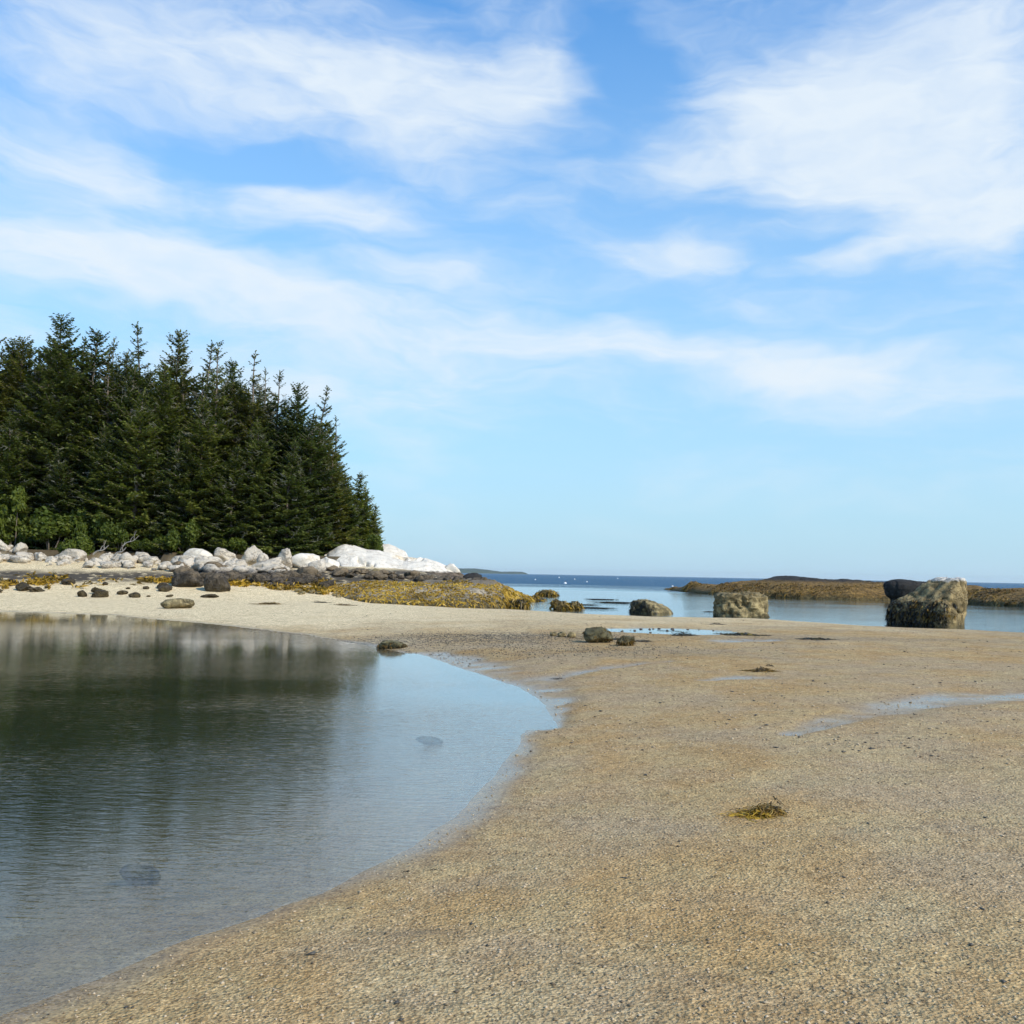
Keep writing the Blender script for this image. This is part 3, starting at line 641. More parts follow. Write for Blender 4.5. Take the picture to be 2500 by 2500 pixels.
# the golden rockweed ledge below the outcrop
front = [(420, 1104, .55), (470, 1109, .5), (550, 1119, .42), (600, 1128, .32), (700, 1139, .2), (800, 1146, .08), (900, 1150, 0), (950, 1148, 0), (985, 1141, 0), (1012, 1133, 0)]
top = [(420, 1104), (470, 1101), (560, 1100), (700, 1100), (790, 1101), (850, 1100), (895, 1096), (930, 1097), (955, 1107), (985, 1121), (1012, 1131)]
VL = loft_ridge('ledge', front, top, [(420, 3), (600, 6.5), (900, 8), (1012, 3)], M_LEDGE, amp=0.22, fs=0.75, seed=12, pw=0.75)
ledge, lb = ridge_obj('rock_ledge', VL, M_LEDGE, 'long low shore ledge draped in golden rockweed below the white outcrop', 'ledge')
r_ = np.random.default_rng(5)
P, N = scatter_on(VL, 15000, r_, lambda P, u, t_: (t_ < 0.5) & (P[:, 2] < 1.2 + 0.25 * fbm(P * .7, 3, 2)) & (fbm(P * np.array([.5, .5, .5]), 77, 3) > -0.28 + 0.5 * (u < .33)))
v, q, rv = fronds(P, N, 0.20, 0.034, 5, r_, 1.0); rv = np.clip(rv + .2, 0, 1)
wd = mesh_obj('rockweed', v - lb, q, None, M_WEED, ledge, True, {'rnd': rv}); wd['kind'] = 'stuff'

# the weedy islet across the water on the right
front = [(1252, 1112.5), (1300, 1118), (1350, 1121.5), (1420, 1125), (1500, 1128), (1600, 1131), (1700, 1133), (1780, 1136), (1862, 1141), (1932, 1145), (1990, 1149)]
top = [(1252, 1112), (1275, 1108), (1290, 1106), (1302, 1101), (1312, 1100), (1325, 1104), (1350, 1105), (1400, 1101), (1430, 1096), (1460, 1091), (1500, 1088.5), (1535, 1092), (1570, 1094), (1600, 1093.5), (1640, 1097), (1690, 1103), (1750, 1107), (1815, 1110), (1862, 1111), (1932, 1112), (1990, 1114)]
VI = loft_ridge('islet', front, top, [(1252, 4), (1350, 7), (1500, 12), (1700, 10), (1990, 8)], M_ISLET, amp=0.5, fs=0.22, seed=22, nu=240, pw=0.62)
islet, ib = ridge_obj('islet', VI, M_ISLET, 'low rocky islet covered in brown seaweed across the bay', 'islet')
P, N = scatter_on(VI, 15000, r_, lambda P, u, t_: (t_ < 0.56) & (P[:, 2] < 1.15 + 0.4 * fbm(P * .3, 3, 2)) & (fbm(P * 0.25, 78, 3) > -0.1))
v, q, rv = fronds(P, N, 0.30, 0.05, 4, r_, 0.9)
wd = mesh_obj('rockweed', v - ib, q, None, M_WEED_B, islet, True, {'rnd': rv}); wd['kind'] = 'stuff'

# ------------------------------------------------------------------ pale granite outcrop
def carve(V, lines, Yd, depth=0.38, width=0.085):
    for ln in lines:
        pts = [at_y(x, y, Yd)[[0, 2]] for x, y in ln]
        d = line_dist(V[..., 0], V[..., 2], pts, [width] * len(pts))
        g = np.exp(-d * d) * (V[..., 1] < Yd + 3.5)
        V[..., 1] += depth * 0.6 * g; V[..., 2] -= depth * 0.7 * g
    return V
front = [(596, 0, 1.35, 56.0), (640, 0, 1.25, 55.6), (700, 0, 1.05, 55.6), (780, 0, .75, 56.0), (840, 0, .6, 56.8), (882, 0, .35, 57.5)]
top = [(596, 1060), (606, 1052), (620, 1042), (636, 1031), (650, 1025), (668, 1028.5), (690, 1036), (715, 1038.5), (735, 1044), (760, 1050.5), (790, 1052), (806, 1053), (822, 1059), (838, 1067), (852, 1074), (868, 1083), (882, 1092)]
VO = loft_ridge('outcrop', front, top, [(596, 5), (650, 7.5), (760, 6), (882, 3)], M_OUTCROP, amp=0.20, fs=0.35, seed=41, nu=320, nt=210, pw=0.85)
VO = carve(VO, [[(604, 1047), (614, 1056), (622, 1074), (630, 1084)], [(674, 1055), (694, 1064), (681, 1080)], [(640, 1062), (652, 1074), (664, 1086)], [(694, 1064), (708, 1066)], [(735, 1046), (760, 1053), (790, 1054)]], 58.3)
ridge_obj('granite_outcrop', VO, M_OUTCROP, 'big smooth white granite outcrop with a peaked left end under the last trees', 'outcrop')
front = [(690, 0, 2.0, 64.0), (722, 0, 1.8, 64.0), (770, 0, 1.4, 64.0), (800, 0, 1.0, 64.0)]
top = [(690, 1034), (710, 1029), (724, 1027), (736, 1028.5), (748, 1033), (760, 1038), (766, 1043), (771, 1052), (800, 1075)]
VB = loft_ridge('outcrop', front, top, [(690, 4), (800, 3)], M_OUTCROP, amp=0.15, fs=0.5, seed=45, nu=90, nt=50, pw=0.8)
ridge_obj('granite_dome', VB, M_OUTCROP, 'white granite dome showing behind the outcrop at the edge of the trees', 'outcrop')

def d_rock(x0, x1, y0, y1, D, mat, label, me=None, group=None, name='boulder', cat='boulder', tilt=0.1, deep=0.8, low=0.25, rz=0.0):
    """a rock by its outline in the photograph (left, right, top, bottom) at distance D"""
    A, B = at_y(x0, (y0 + y1) / 2, D), at_y(x1, (y0 + y1) / 2, D); T, Bo = at_y((x0 + x1) / 2, y0, D), at_y((x0 + x1) / 2, y1, D)
    hx = (B[0] - A[0]) / 2; g = gz((A[0] + B[0]) / 2, D); zb = min(Bo[2], g) - low; hz = (T[2] - zb) / 2
    o = bpy.data.objects.new(name, with_mat(me or random.choice(FINE), mat)); COL.objects.link(o)
    o.location = ((A[0] + B[0]) / 2, D + hx * deep * .3, zb + hz); o.scale = (hx * 1.04, max(hx * deep, hz * 0.6), hz); o.rotation_euler = (random.uniform(-tilt, tilt), random.uniform(-tilt, tilt), rz)
    return tag(o, label, cat, group)
WB = 'pale granite boulders along the foot of the trees'
d_rock(834, 872, 1063, 1082, 59.5, M_OUTCROP, 'small white boulder perched on the seaward tip of the outcrop', me=FINE[0])
d_rock(547, 602, 1044, 1078, 54.5, M_OUTCROP, 'broad white slab boulder just left of the big outcrop', me=FINE[3], group=WB)
d_rock(579, 614, 1056, 1076, 53.2, M_GRANITE, 'round tan white boulder in front of the broad slab left of the outcrop', me=ROUND[1], group=WB)
d_rock(524, 556, 1033, 1074, 54.2, M_GRANITE, 'tall pale boulder with a dark joint on its right, left of the broad slab', me=FINE[5], group=WB)
d_rock(456, 497, 1027, 1058, 54.6, M_GRANITE, 'pale boulder with a shaded tan underside beneath the spruce branches', me=ANGLE[2], group=WB)
d_rock(598, 640, 1046, 1080, 54.9, M_OUTCROP, 'pale wedge boulder leaning on the left foot of the outcrop', me=ANGLE[6], group=WB)
d_rock(484, 506, 1043, 1063, 53.6, M_GRANITE, 'small pale boulder propped right of the tan bottomed boulder', me=ROUND[3], group=WB)
d_rock(404, 443, 1029, 1062, 54.6, M_GRANITE, 'upright pale boulder with a straight right side, half under a spruce', me=ANGLE[4], group=WB)
d_rock(346, 400, 1032, 1062, 54.0, M_OUTCROP, 'largest rounded white boulder of the left boulder line', me=ROUND[5], group=WB)
d_rock(502, 530, 1046, 1070, 53.6, M_GRANITE, 'pale wedge boulder between the propped boulder and the jointed boulder', me=ANGLE[1], group=WB)
d_rock(106, 160, 1035, 1058, 53.5, M_GRANITE, 'wide pale boulder topped by a low bright green bush', me=FINE[2], group=WB)
d_rock(84, 110, 1047, 1066, 52.0, M_GRANITE, 'whitest peaked boulder left of the bush topped boulder', me=ANGLE[6], group=WB)
d_rock(112, 136, 1053, 1068, 51.6, M_GRANITE, 'pale egg shaped boulder in front of the bush topped boulder', me=ROUND[6], group=WB)
d_rock(165, 196, 1052, 1068, 51.8, M_GRANITE, 'grey streaked pale boulder right of the bush topped boulder', me=FINE[6], group=WB)
r_ = np.random.default_rng(71)
def zone(x):
    return ('at the left edge', 'below the driftwood', 'left of the largest rounded boulder', 'before the largest rounded boulder', 'below the propped boulders')[int(x > 105) + int(x > 225) + int(x > 335) + int(x > 445)]
for k in range(250):                       # the rest of the boulder line
    x = r_.uniform(-45, 560) if k < 190 else r_.uniform(400, 560); D = 50.4 + 4.0 * r_.random() ** 0.8 - (0.9 if x > 330 else 0)
    if x > 330: D -= 1.6 * r_.random()
    p = at_y(x, 1060, D); big = r_.random() < 0.52; s = r_.uniform(0.30, 0.62) if big else r_.uniform(0.10, 0.27)
    if D < 51.3: s *= .75
    if x < 330: s *= .78
    lab = ('pale granite boulder in the crowded white line ' if big else 'small pale gap stone of the white line ') + zone(x)
    put_rock('boulder' if big else 'stone', random.choice(ROUND + ANGLE + ANGLE), M_GRANITE, (p[0], D, gz(p[0], D)), (s * r_.uniform(.9, 1.4), s * r_.uniform(.8, 1.1), s * r_.uniform(.55, .95)),
             lab, 'boulder' if big else 'stone', ('crowded boulders ' if big else 'gap stones ') + zone(x), tilt=.35)
# dark stones of the tide zone
DB = 'dark tide zone rocks'
d_rock(498, 545, 1066, 1092, 52.0, M_TIDE, 'round brown boulder below the propped pale boulders', me=ROUND[2], group=DB)
d_rock(652, 690, 1071, 1096, 54.6, M_TIDE, 'dark cracked boulder under the left half of the outcrop', me=FINE[4], group=DB)
d_rock(693, 724, 1072, 1092, 54.4, M_OCHRE, 'tan boulder with a pale top under the crack of the outcrop', me=ROUND[0], group=DB)
d_rock(738, 776, 1083, 1098, 54.2, M_TIDE, 'dome shaped brown boulder, first of the row under the outcrop', me=ROUND[4], group=DB)
d_rock(770, 796, 1085, 1098, 53.8, M_TIDE, 'wedge shaped tan brown boulder, second of the row under the outcrop', me=ANGLE[0], group=DB)
d_rock(796, 824, 1083, 1098, 54.0, M_TIDE, 'tilted brown slab boulder, third of the row under the outcrop', me=ANGLE[3], group=DB)
d_rock(824, 852, 1084, 1099, 54.0, M_TIDE, 'flat topped brown boulder, fourth of the row under the outcrop', me=ROUND[7], group=DB)
d_rock(850, 882, 1084, 1100, 54.0, M_TIDE, 'long brown boulder near the seaward end of the row', me=FINE[7], group=DB)
d_rock(880, 944, 1088, 1112, 52.5, M_TIDE, 'large brown rock hump ending the ledge at the sea', me=FINE[1], group=DB, deep=0.6)
d_rock(868, 912, 1081, 1092, 58.0, M_BLACK, 'flat black rock beside the perched white boulder', me=FINE[3], group=DB)
d_rock(385, 434, 1082, 1107, 46.0, M_TIDE, 'big dark domed boulder on the white sand left of the rockweed ledge', me=ROUND[8], group=DB)
d_rock(323, 392, 1076, 1098, 46.8, M_TIDE, 'wide dark slab rock on the sand left of the big dark dome', me=FINE[5], group=DB)
for k in range(240):
    x = r_.uniform(-45, 905) if k < 160 else r_.uniform(335, 905)
    if x < 330: D = r_.uniform(42.6, 46.5)
    elif x < 620: D = r_.uniform(48.4, 52.2)
    else: D = r_.uniform(52.2, 54.4)
    if x < 330 and r_.random() < 0.5: continue
    p = at_y(x, 1090, D); big = r_.random() < 0.35; s = r_.uniform(0.3, 0.6) if big else r_.uniform(0.12, 0.3)
    if x < 330: s *= 0.62
    if x > 600: s *= 0.72
    left = x < 330
    lab = (('dark angular rock on the left beach below the pale sand strip' if big else 'small dark stone on the left beach below the pale sand strip') if left
           else ('brown rounded rock packed under the white boulders and outcrop' if big else 'small brown stone packed under the white boulders and outcrop'))
    put_rock('rock' if big else 'stone', random.choice(ANGLE + ROUND), M_TIDE, (p[0], D, gz(p[0], D)), (s * r_.uniform(.9, 1.5), s, s * r_.uniform(.5, .85)), lab, 'rock' if big else 'stone',
             ('dark rocks of the left beach' if left else 'brown rocks under the outcrop') + (' large' if big else ' small'))
# cobble strip between beach and ledge
for k in range(36):
    x = r_.uniform(470, 640); p = ground(x, 1102 + (x - 470) * 0.13 + r_.normal() * 3); s = r_.uniform(0.07, 0.17)
    put_rock('stone', random.choice(ROUND), M_OCHRE, p, (s * 1.3, s, s * .7), 'tan cobble in the strip where the sand meets the rockweed ledge', 'stone', 'cobbles beside the ledge')

# ------------------------------------------------------------------ rocks in the shallows and on the sand
def weed_skirt(o, n_, length, width, r_, mat, zmax=9, per=4, droop=0.8):
    me = o.data; sc = np.array(o.scale); co = np.zeros(len(me.vertices) * 3, np.float32); me.vertices.foreach_get('co', co)
    R_ = np.array(o.rotation_euler.to_matrix()); V = (co.reshape(-1, 3) * sc) @ R_.T
    N = V / (np.linalg.norm(V, axis=1)[:, None] + 1e-9)
    ok = np.where(V[:, 2] < zmax)[0]; i = r_.choice(ok, n_)
    v, q, rv = fronds(V[i] * 1.0, N[i], length, width, per, r_, droop)
    inv = (v @ R_) / sc
    c = mesh_obj('weed_or_shade_cover', inv, q, None, mat, o, True, {'rnd': rv}); c['kind'] = 'stuff'; return c
o = px_rock('rock', 1058, 1150, 38, 20, M_GRANITE, 'small white and yellow rock standing in the shallows right of the ledge', z=0, cat='rock', me=ANGLE[5]); weed_skirt(o, 60, .25, .04, r_, M_WEED, 0.2)
o = px_rock('rock', 1084, 1150, 26, 15, M_OCHRE, 'yellow weed covered rock touching the small white rock', z=0, cat='rock', me=ROUND[2]); weed_skirt(o, 90, .22, .04, r_, M_WEED)
o = px_rock('rock', 1032, 1124, 38, 11, M_OCHRE, 'weedy rock hump in the water beyond the ledge tip', z=0, cat='rock', me=FINE[2]); weed_skirt(o, 120, .35, .05, r_, M_WEED)
o = px_rock('rock', 975, 1147, 50, 16, M_TIDE, 'dark weedy rock at the seaward foot of the rockweed ledge', z=0, cat='rock', me=FINE[4]); weed_skirt(o, 150, .28, .045, r_, M_WEED)
o = px_rock('rock', 1000, 1134, 60, 9, M_TIDE, 'flat weedy rock awash off the ledge tip', z=0, cat='rock', me=FINE[6]); weed_skirt(o, 150, .3, .05, r_, M_WEED)
o = px_rock('rock', 1130, 1213, 60, 30, M_SHORE, 'dark green pointed rock on the sand beside the tide puddle', cat='rock', me=ANGLE[7], sink=.12); weed_skirt(o, 60, .07, .010, r_, M_WEED_B, 9)
o = px_rock('rock', 1183, 1219, 36, 19, M_SHORE, 'smaller weed draped rock right of the dark green pointed rock', cat='rock', me=ANGLE[8], sink=.12); weed_skirt(o, 90, .07, .010, r_, M_WEED_B)
o = px_rock('rock', 738, 1224, 54, 15, M_SHORE, 'flat dark green weedy rock at the far pool edge', cat='rock', me=FINE[0]); weed_skirt(o, 110, .06, .009, r_, M_WEED_B)
px_rock('rock', 330, 1148, 60, 18, M_OCHRE, 'rounded olive tan rock alone on the pale sand beyond the pool', cat='rock', me=ROUND[3])
px_rock('rock', 395, 1128, 38, 7, M_TIDE, 'flat dark stone on pale sand left of the ledge', cat='rock', me=FINE[5])
for (x, y, w_, h_, lb_) in [(1044, 1200, 13, 8, 'leftmost of the three small brown stones left of the tide puddle'), (1060, 1202, 17, 10, 'middle one of the three small brown stones left of the tide puddle'),
                            (1078, 1203, 18, 11, 'right one of the three small brown stones left of the tide puddle')]:
    px_rock('stone', x, y, w_, h_, M_OCHRE, lb_, cat='stone', me=random.choice(ROUND))
for k in range(18):
    u, w_ = r_.uniform(-1, 1), r_.uniform(-1, 1); x, y = PUD[0] + 1.5 * u, PUD[1] + 1.0 * w_; s = r_.uniform(0.015, 0.045)
    put_rock('pebble', random.choice(ROUND), M_PEBBLE, (x, y, gz(x, y)), (s * 1.4, s, s * .8), 'dark pebble poking out of the tide puddle', 'pebble', 'pebbles in the tide puddle')
for (x, y, s, lb_) in [(812, 1402, .16, 'dark flat stone just under the pool surface at its sunny end'), (270, 1652, .13, 'dark submerged stone in the near left of the pool')]:
    p = at_z(x, y, -0.1); z_ = gz(p[0], p[1])
    put_rock('submerged_stone', ANGLE[5], M_SHORE, (p[0], p[1], z_), (s, s * .6, max(.05, (-z_ - .01) * .5)), lb_, 'stone', sink=0.1, tilt=0.03, rz=0.1)

# wrack and seaweed lying about
def strands(n_, hx, hy, hz, length, width, r_, seg=7, flat=0.5):
    V = np.zeros((n_, seg + 1, 2, 3)); rv = np.zeros(n_)
    for i in range(n_):
        rr = math.sqrt(r_.random()); a_ = r_.uniform(0, 6.28); c = np.array([hx * rr * math.cos(a_), hy * rr * math.sin(a_), 0.0])
        top_ = hz * max(0, 1 - rr ** 1.5); ang = r_.uniform(0, 6.28); L_ = length * r_.uniform(.5, 1.2); k_ = r_.normal() * 2.2; p = c.copy(); p[2] = top_ * r_.uniform(.3, 1.0)
        for k in range(seg + 1):
            d_ = np.array([math.cos(ang), math.sin(ang) * .8, 0]); sd = np.array([-d_[1], d_[0], r_.normal() * .8]); sd /= np.linalg.norm(sd)
            w_ = width * (1 - .6 * k / seg); V[i, k, 0] = p - sd * w_; V[i, k, 1] = p + sd * w_
            p = p + d_ * L_ / seg; ang += k_ / seg + r_.normal() * .25; p[2] = max(width * .6, p[2] + r_.normal() * hz * .08 - hz * .1)
        rv[i] = r_.random()
    b = np.arange(n_) * (seg + 1) * 2
    q = np.stack([np.stack([b + 2 * k, b + 2 * k + 1, b + 2 * k + 3, b + 2 * k + 2], -1) for k in range(seg)], 1).reshape(-1, 4)
    return V.reshape(-1, 3), q, np.repeat(rv, (seg + 1) * 2)
def wrack(x, y, w_, h_, label, n_=120, mat=None, dark=0.0, z=None, hx_y=0.55, name='seaweed_clump', cat='seaweed'):
    p = ground(x, y) if z is None else at_z(x, y, z)
    s = np.linalg.norm(p - CAM) * K / FPX; hx = w_ * s / 2; hz = h_ * s
    v, q, rv = strands(n_, hx * .8, hx * hx_y, hz, hx * 0.9, max(0.004, hx * .028), r_)
    o = mesh_obj(name, v, q, None, mat or M_WRACK, None, True, {'rnd': np.clip(rv - dark, 0, 1)}); o.location = (p[0], p[1], (gz(p[0], p[1]) if z is None else z) - .004)
    return tag(o, label, cat)
p0 = wrack(1446, 1536, 92, 22, 'yellow olive seaweed clump nearest the camera on the sand', 300, M_WEED_B, -.3)
v, q, rv = strands(60, .07, .05, .13, .12, .006, r_)
v2, q2, rv2 = strands(70, .13, .06, .05, .16, .006, r_)
mesh_obj('yellow_fronds', v2 + np.array([-.08, -.05, 0.0]), q2, None, M_WEED, p0, True, {'rnd': .65 + rv2 * .35})
mesh_obj('dark_tuft', v + np.array([0.055, 0.04, 0.0]), q, None, M_WRACK, p0, True, {'rnd': rv * .45})
wrack(1438, 1266, 62, 8, 'brown heap of seaweed on the sand beside a damp streak', 170, M_WEED_B, .1)
wrack(1452, 1257, 20, 6, 'small dark tuft of weed just behind the brown seaweed heap', 60, None, .5)
wrack(1290, 1199, 46, 9, 'dark seaweed heap in the tide puddle', 140, None, .35)
wrack(1400, 1198, 70, 6, 'long dark wrack heap at the right end of the tide puddle', 150, None, .3)
wrack(1352, 1178, 34, 4, 'thin wrack scrap between puddle and square boulder', 50, None, .4)
wrack(1215, 1210, 50, 4, 'thin wrack scrap right of the weed draped rock', 60, None, .4)
wrack(1540, 1206, 70, 4, 'broad thin wrack scrap on the right sand behind the ripples', 70, None, .4)
wrack(510, 1140, 52, 5, 'golden weed scrap on pale sand below the ledge', 110, M_WEED_B, 0)
wrack(604, 1137, 34, 4, 'short dark weed scrap on pale sand below the ledge', 70, None, .3)
wrack(648, 1142, 40, 4, 'thin brown weed scrap on pale sand below the ledge', 70, M_WEED_B, .2)
wrack(1145, 1206, 88, 4, 'weed strands fringing the dark green pointed rock', 90, None, .3)
wrack(768, 1645, 22, 3, 'left of two dark weed bits on the near sand by the pool', 24, None, .6)
wrack(823, 1641, 24, 3, 'right of two dark weed bits on the near sand by the pool', 24, None, .6)
wrack(1345, 1655, 24, 3, 'dark weed bit on the near sand below the olive clump', 22, None, .6)
wrack(1055, 1281, 36, 3, 'dark weed sliver beside the wet runnel', 30, None, .6)
for (x, y, w_, lb_) in [(1160, 1137, 70, 'floating weed raft left of the domed boulder'), (1120, 1147, 60, 'floating weed raft trailing from the small yellow rock'), (1135, 1131, 50, 'farther thin weed raft beyond the small yellow rock'),
                        (1105, 1141, 40, 'short weed raft just right of the small yellow rock'), (1338, 1154, 22, 'tiny weed raft left of the square boulder')]:
    wrack(x, y, w_, 1.2, lb_, 120, M_WRACK, .45, z=0.012, hx_y=0.8, name='floating_seaweed')
# weed over the stones of the left beach
P = []
for k in range(420):
    q_ = ground(60 + abs(r_.normal()) * 75 - 60, 1099 + r_.normal() * 5.5); P.append(q_)
for k in range(90): P.append(ground(300 + r_.normal() * 22, 1097 + r_.normal() * 2))
for k in range(520):
    x = r_.uniform(425, 640); P.append(ground(x, r_.uniform(1097, 1104 + (x - 425) * .10)))
P = np.array(P); P = P[fbm(P * .8, 44, 2) > -.25]; N = np.tile([0, 0, 1.0], (len(P), 1))
v, q, rv = fronds(P + [0, 0, .05], N, .3, .045, 5, r_, .3)
wd = mesh_obj('beach_rockweed', v, q, None, M_WEED, None, True, {'rnd': rv * .85}); wd['kind'] = 'stuff'; tag(wd, 'golden brown rockweed among the dark rocks of the left beach', 'seaweed')

# loose shell and gravel
def gravel(name, n_, mat, fn, lo, hi, rlo=0.0, rhi=1.0, label='', flat=.5):
    v0 = np.array([[1, 0, 0], [-1, 0, 0], [0, 1, 0], [0, -1, 0], [0, 0, 1], [0, 0, -1]], float)
    f0 = np.array([[0, 2, 4], [2, 1, 4], [1, 3, 4], [3, 0, 4], [2, 0, 5], [1, 2, 5], [3, 1, 5], [0, 3, 5]])
    xy = fn(n_); z_ = H(xy[:, 0], xy[:, 1]); k = z_ > 0.004; xy, z_ = xy[k], z_[k]; n_ = len(xy)
    s = lo * (hi / lo) ** (r_.random(n_) ** 2.0)
    V = v0[None] * (1 + 0.35 * r_.normal(size=(n_, 6, 1))) * s[:, None, None] * np.array([1, .75, flat])
    a_ = r_.uniform(0, 6.28, n_); c, d_ = np.cos(a_)[:, None], np.sin(a_)[:, None]
    V = np.stack([V[..., 0] * c - V[..., 1] * d_, V[..., 0] * d_ + V[..., 1] * c, V[..., 2]], -1)
    V += np.concatenate([xy, (z_ + s * .2)[:, None]], 1)[:, None, :]
    o = mesh_obj(name, V.reshape(-1, 3), None, (f0[None] + np.arange(n_)[:, None, None] * 6).reshape(-1, 3), mat, None, True, {'rnd': np.repeat(r_.uniform(rlo, rhi, n_), 6)})
    o['kind'] = 'stuff'; return tag(o, label, 'gravel')
def near(n_):
    D = 2.6 * (22 / 2.6) ** (r_.random(n_) ** .8); a_ = r_.uniform(-.66, .66, n_); return np.stack([D * np.sin(a_), D * np.cos(a_)], -1)
gravel('shell_gravel', 46000, M_GRAVEL, near, .0025, .012, label='coarse shell and stone grit strewn over the near sand')
def farther(n_):
    D = 9 * (46 / 9) ** r_.random(n_); a_ = r_.uniform(-.6, .62, n_); return np.stack([D * np.sin(a_), D * np.cos(a_)], -1)
gravel('beach_shells', 12000, M_GRAVEL, farther, .006, .022, .1, 1.0, label='pale shells and pebbles scattered over the farther sand')
def musselp(n_):
    c = np.array([ground(880, 1205)[:2], ground(975, 1200)[:2], ground(1040, 1225)[:2]])[r_.integers(0, 3, n_)]
    return c + r_.normal(size=(n_, 2)) * [1.9, 1.0]
gravel('mussel_bed', 9000, M_PEBBLE, musselp, .006, .022, label='dark mussel shells and pebbles patch between pool and sea')

gravel('wrack_bits', 420, M_PEBBLE, near, .006, .022, label='dark weed and shell bits strewn on the near sand', flat=.3)
gravel('wrack_scraps', 1500, M_PEBBLE, farther, .008, .035, label='dark wrack scraps and pebbles strewn over the farther sand', flat=.3)
# ------------------------------------------------------------------ spruce trees
def spruce(seed, Hh=16.0, Rr=2.9, spacing=.36, per=6, exp_=.82, gap=.08, sparse=.25, layered=0.0, dens=1.0, lichen=40):
    r = np.random.default_rng(seed); TV, TQ = [], []; FV, FR = [], []; LV, LQ = [], []
    nseg = 26; lean = r.normal(size=2) * .25
    def axis(z): t = z / Hh; return np.array([lean[0] * t * t + .06 * math.sin(z * .7 + seed), lean[1] * t * t + .06 * math.cos(z * .6), z])
    def tube(pts, rad, sides, SV, SQ):
        b0 = sum(len(x) for x in SV); a = np.linspace(0, 2 * math.pi, sides, endpoint=False); out = []
        for k, (p, rd) in enumerate(zip(pts, rad)):
            d_ = pts[min(k + 1, len(pts) - 1)] - pts[max(k - 1, 0)]; d_ = d_ / (np.linalg.norm(d_) + 1e-9)
            up = np.array([0, 0, 1.0]) if abs(d_[2]) < .9 else np.array([1.0, 0, 0]); s1 = np.cross(d_, up); s1 /= np.linalg.norm(s1); s2 = np.cross(d_, s1)
            out.append(p + rd * (np.cos(a)[:, None] * s1 + np.sin(a)[:, None] * s2))
        SV.append(np.concatenate(out)); SQ.append(grid_quads(len(pts), sides, True) + b0)
    zs = np.linspace(-.4, Hh, nseg); tube([axis(z) for z in zs], [(.018 * Hh) * (1 - max(z, 0) / Hh) ** .8 * .62 + .012 for z in zs], 8, TV, TQ)
    z = .35
    while z < Hh - .15:
        t = z / Hh; Lb = Rr * (1 - t) ** exp_ * (1.0 if t > .1 else .75 + 2.5 * t) + .10
        n_ = max(3, int(per * (1.0 if t < .75 else .75)))
        if layered and int(z / (spacing * 3)) % 2: Lb *= 1 - layered * .35
        a0 = r.uniform(0, 6.28)
        for k in range(n_):
            if r.random() < gap + (sparse if t > .72 else 0) * (1.0 if t < .96 else 0.2): continue
            az = a0 + k * 6.283 / n_ + r.normal() * .28
            L = Lb * r.uniform(.55, 1.18) * (1 + .22 * math.sin(az * 2 + seed) * (1 - t))
            pitch = -.30 + .95 * t ** 1.3 + r.normal() * .10; curv = .20 + .12 * r.random()
            b = axis(z + r.normal() * spacing * .25); dh = np.array([math.cos(az), math.sin(az), 0]); sdv = np.array([-dh[1], dh[0], 0])
            def bp(s): return b + dh * (L * s * math.cos(pitch))[..., None] + np.array([0, 0, 1.0]) * (L * (math.sin(pitch) * s + curv * s * s))[..., None]
            ss = np.linspace(0, 1, 4); pts = bp(ss); tube(list(pts), [.010 + .012 * L * (1 - s) for s in ss], 3, TV, TQ)
            m_ = max(3, int(L / .105 * dens)); s = np.repeat(np.linspace(.12 if L > 1 else .02, 1, m_), 2); sg = np.tile([-1, 1], m_)
            s = np.clip(s + r.normal(size=len(s)) * .03, .02, 1.02)
            p = bp(s); l = (.15 + .34 * L * (1.02 - s) ** .8 * np.clip(s * 3.2, .35, 1)) * r.uniform(.65, 1.25, len(s)); l = np.minimum(l, .75)
            ang = r.uniform(.65, 1.15, len(s)) * sg; ang[-2:] *= .2
            d_ = dh * np.cos(ang)[:, None] + sdv * np.sin(ang)[:, None]; d_[:, 2] = r.normal(size=len(s)) * .16 + .10 - .10 * (1 - t)
            nrm = np.array([0, 0, 1.0]) + r.normal(size=(len(s), 3)) * .38; w_ = np.cross(d_, nrm); w_ /= np.linalg.norm(w_, axis=1)[:, None]
            hw = (.040 + .15 * l)[:, None]; br = r.random()
            e = p + d_ * l[:, None]; e[:, 2] -= .05 * l; mid = p + d_ * (l * .55)[:, None]; mid[:, 2] += .035
            FV.append(np.stack([p, mid + w_ * hw, e, mid - w_ * hw], 1)); FR.append(np.clip(br * .55 + r.random(len(s)) * .28 + .2 * s, 0, 1))
            # hanging sprays under the branch give it body
            k2 = r.random(len(s)) < .55; p2 = p[k2]; l2 = l[k2] * .7; dd = d_[k2] * .6 + np.array([0, 0, -.55]); w2 = np.cross(dd, d_[k2] + r.normal(size=(k2.sum(), 3)) * .6); w2 /= np.linalg.norm(w2, axis=1)[:, None] + 1e-9
            mid2 = p2 + dd * (l2 * .5)[:, None]; e2 = p2 + dd * l2[:, None]; h2 = (.035 + .15 * l2)[:, None]
            FV.append(np.stack([p2, mid2 + w2 * h2, e2, mid2 - w2 * h2], 1)); FR.append(np.clip(br * .5 + r.random(k2.sum()) * .2, 0, 1))
        z += spacing * r.uniform(.75, 1.25) * (1.0 if t < .8 else 1.15)
    # leader
    tp_ = axis(Hh); n_ = 14; zt = np.linspace(Hh - .9, Hh + .05, n_); az = r.uniform(0, 6.28, n_); d_ = np.stack([np.cos(az) * .5, np.sin(az) * .5, np.full(n_, .8)], -1); p = np.array([axis(z_) for z_ in zt]); l = np.full(n_, .24)
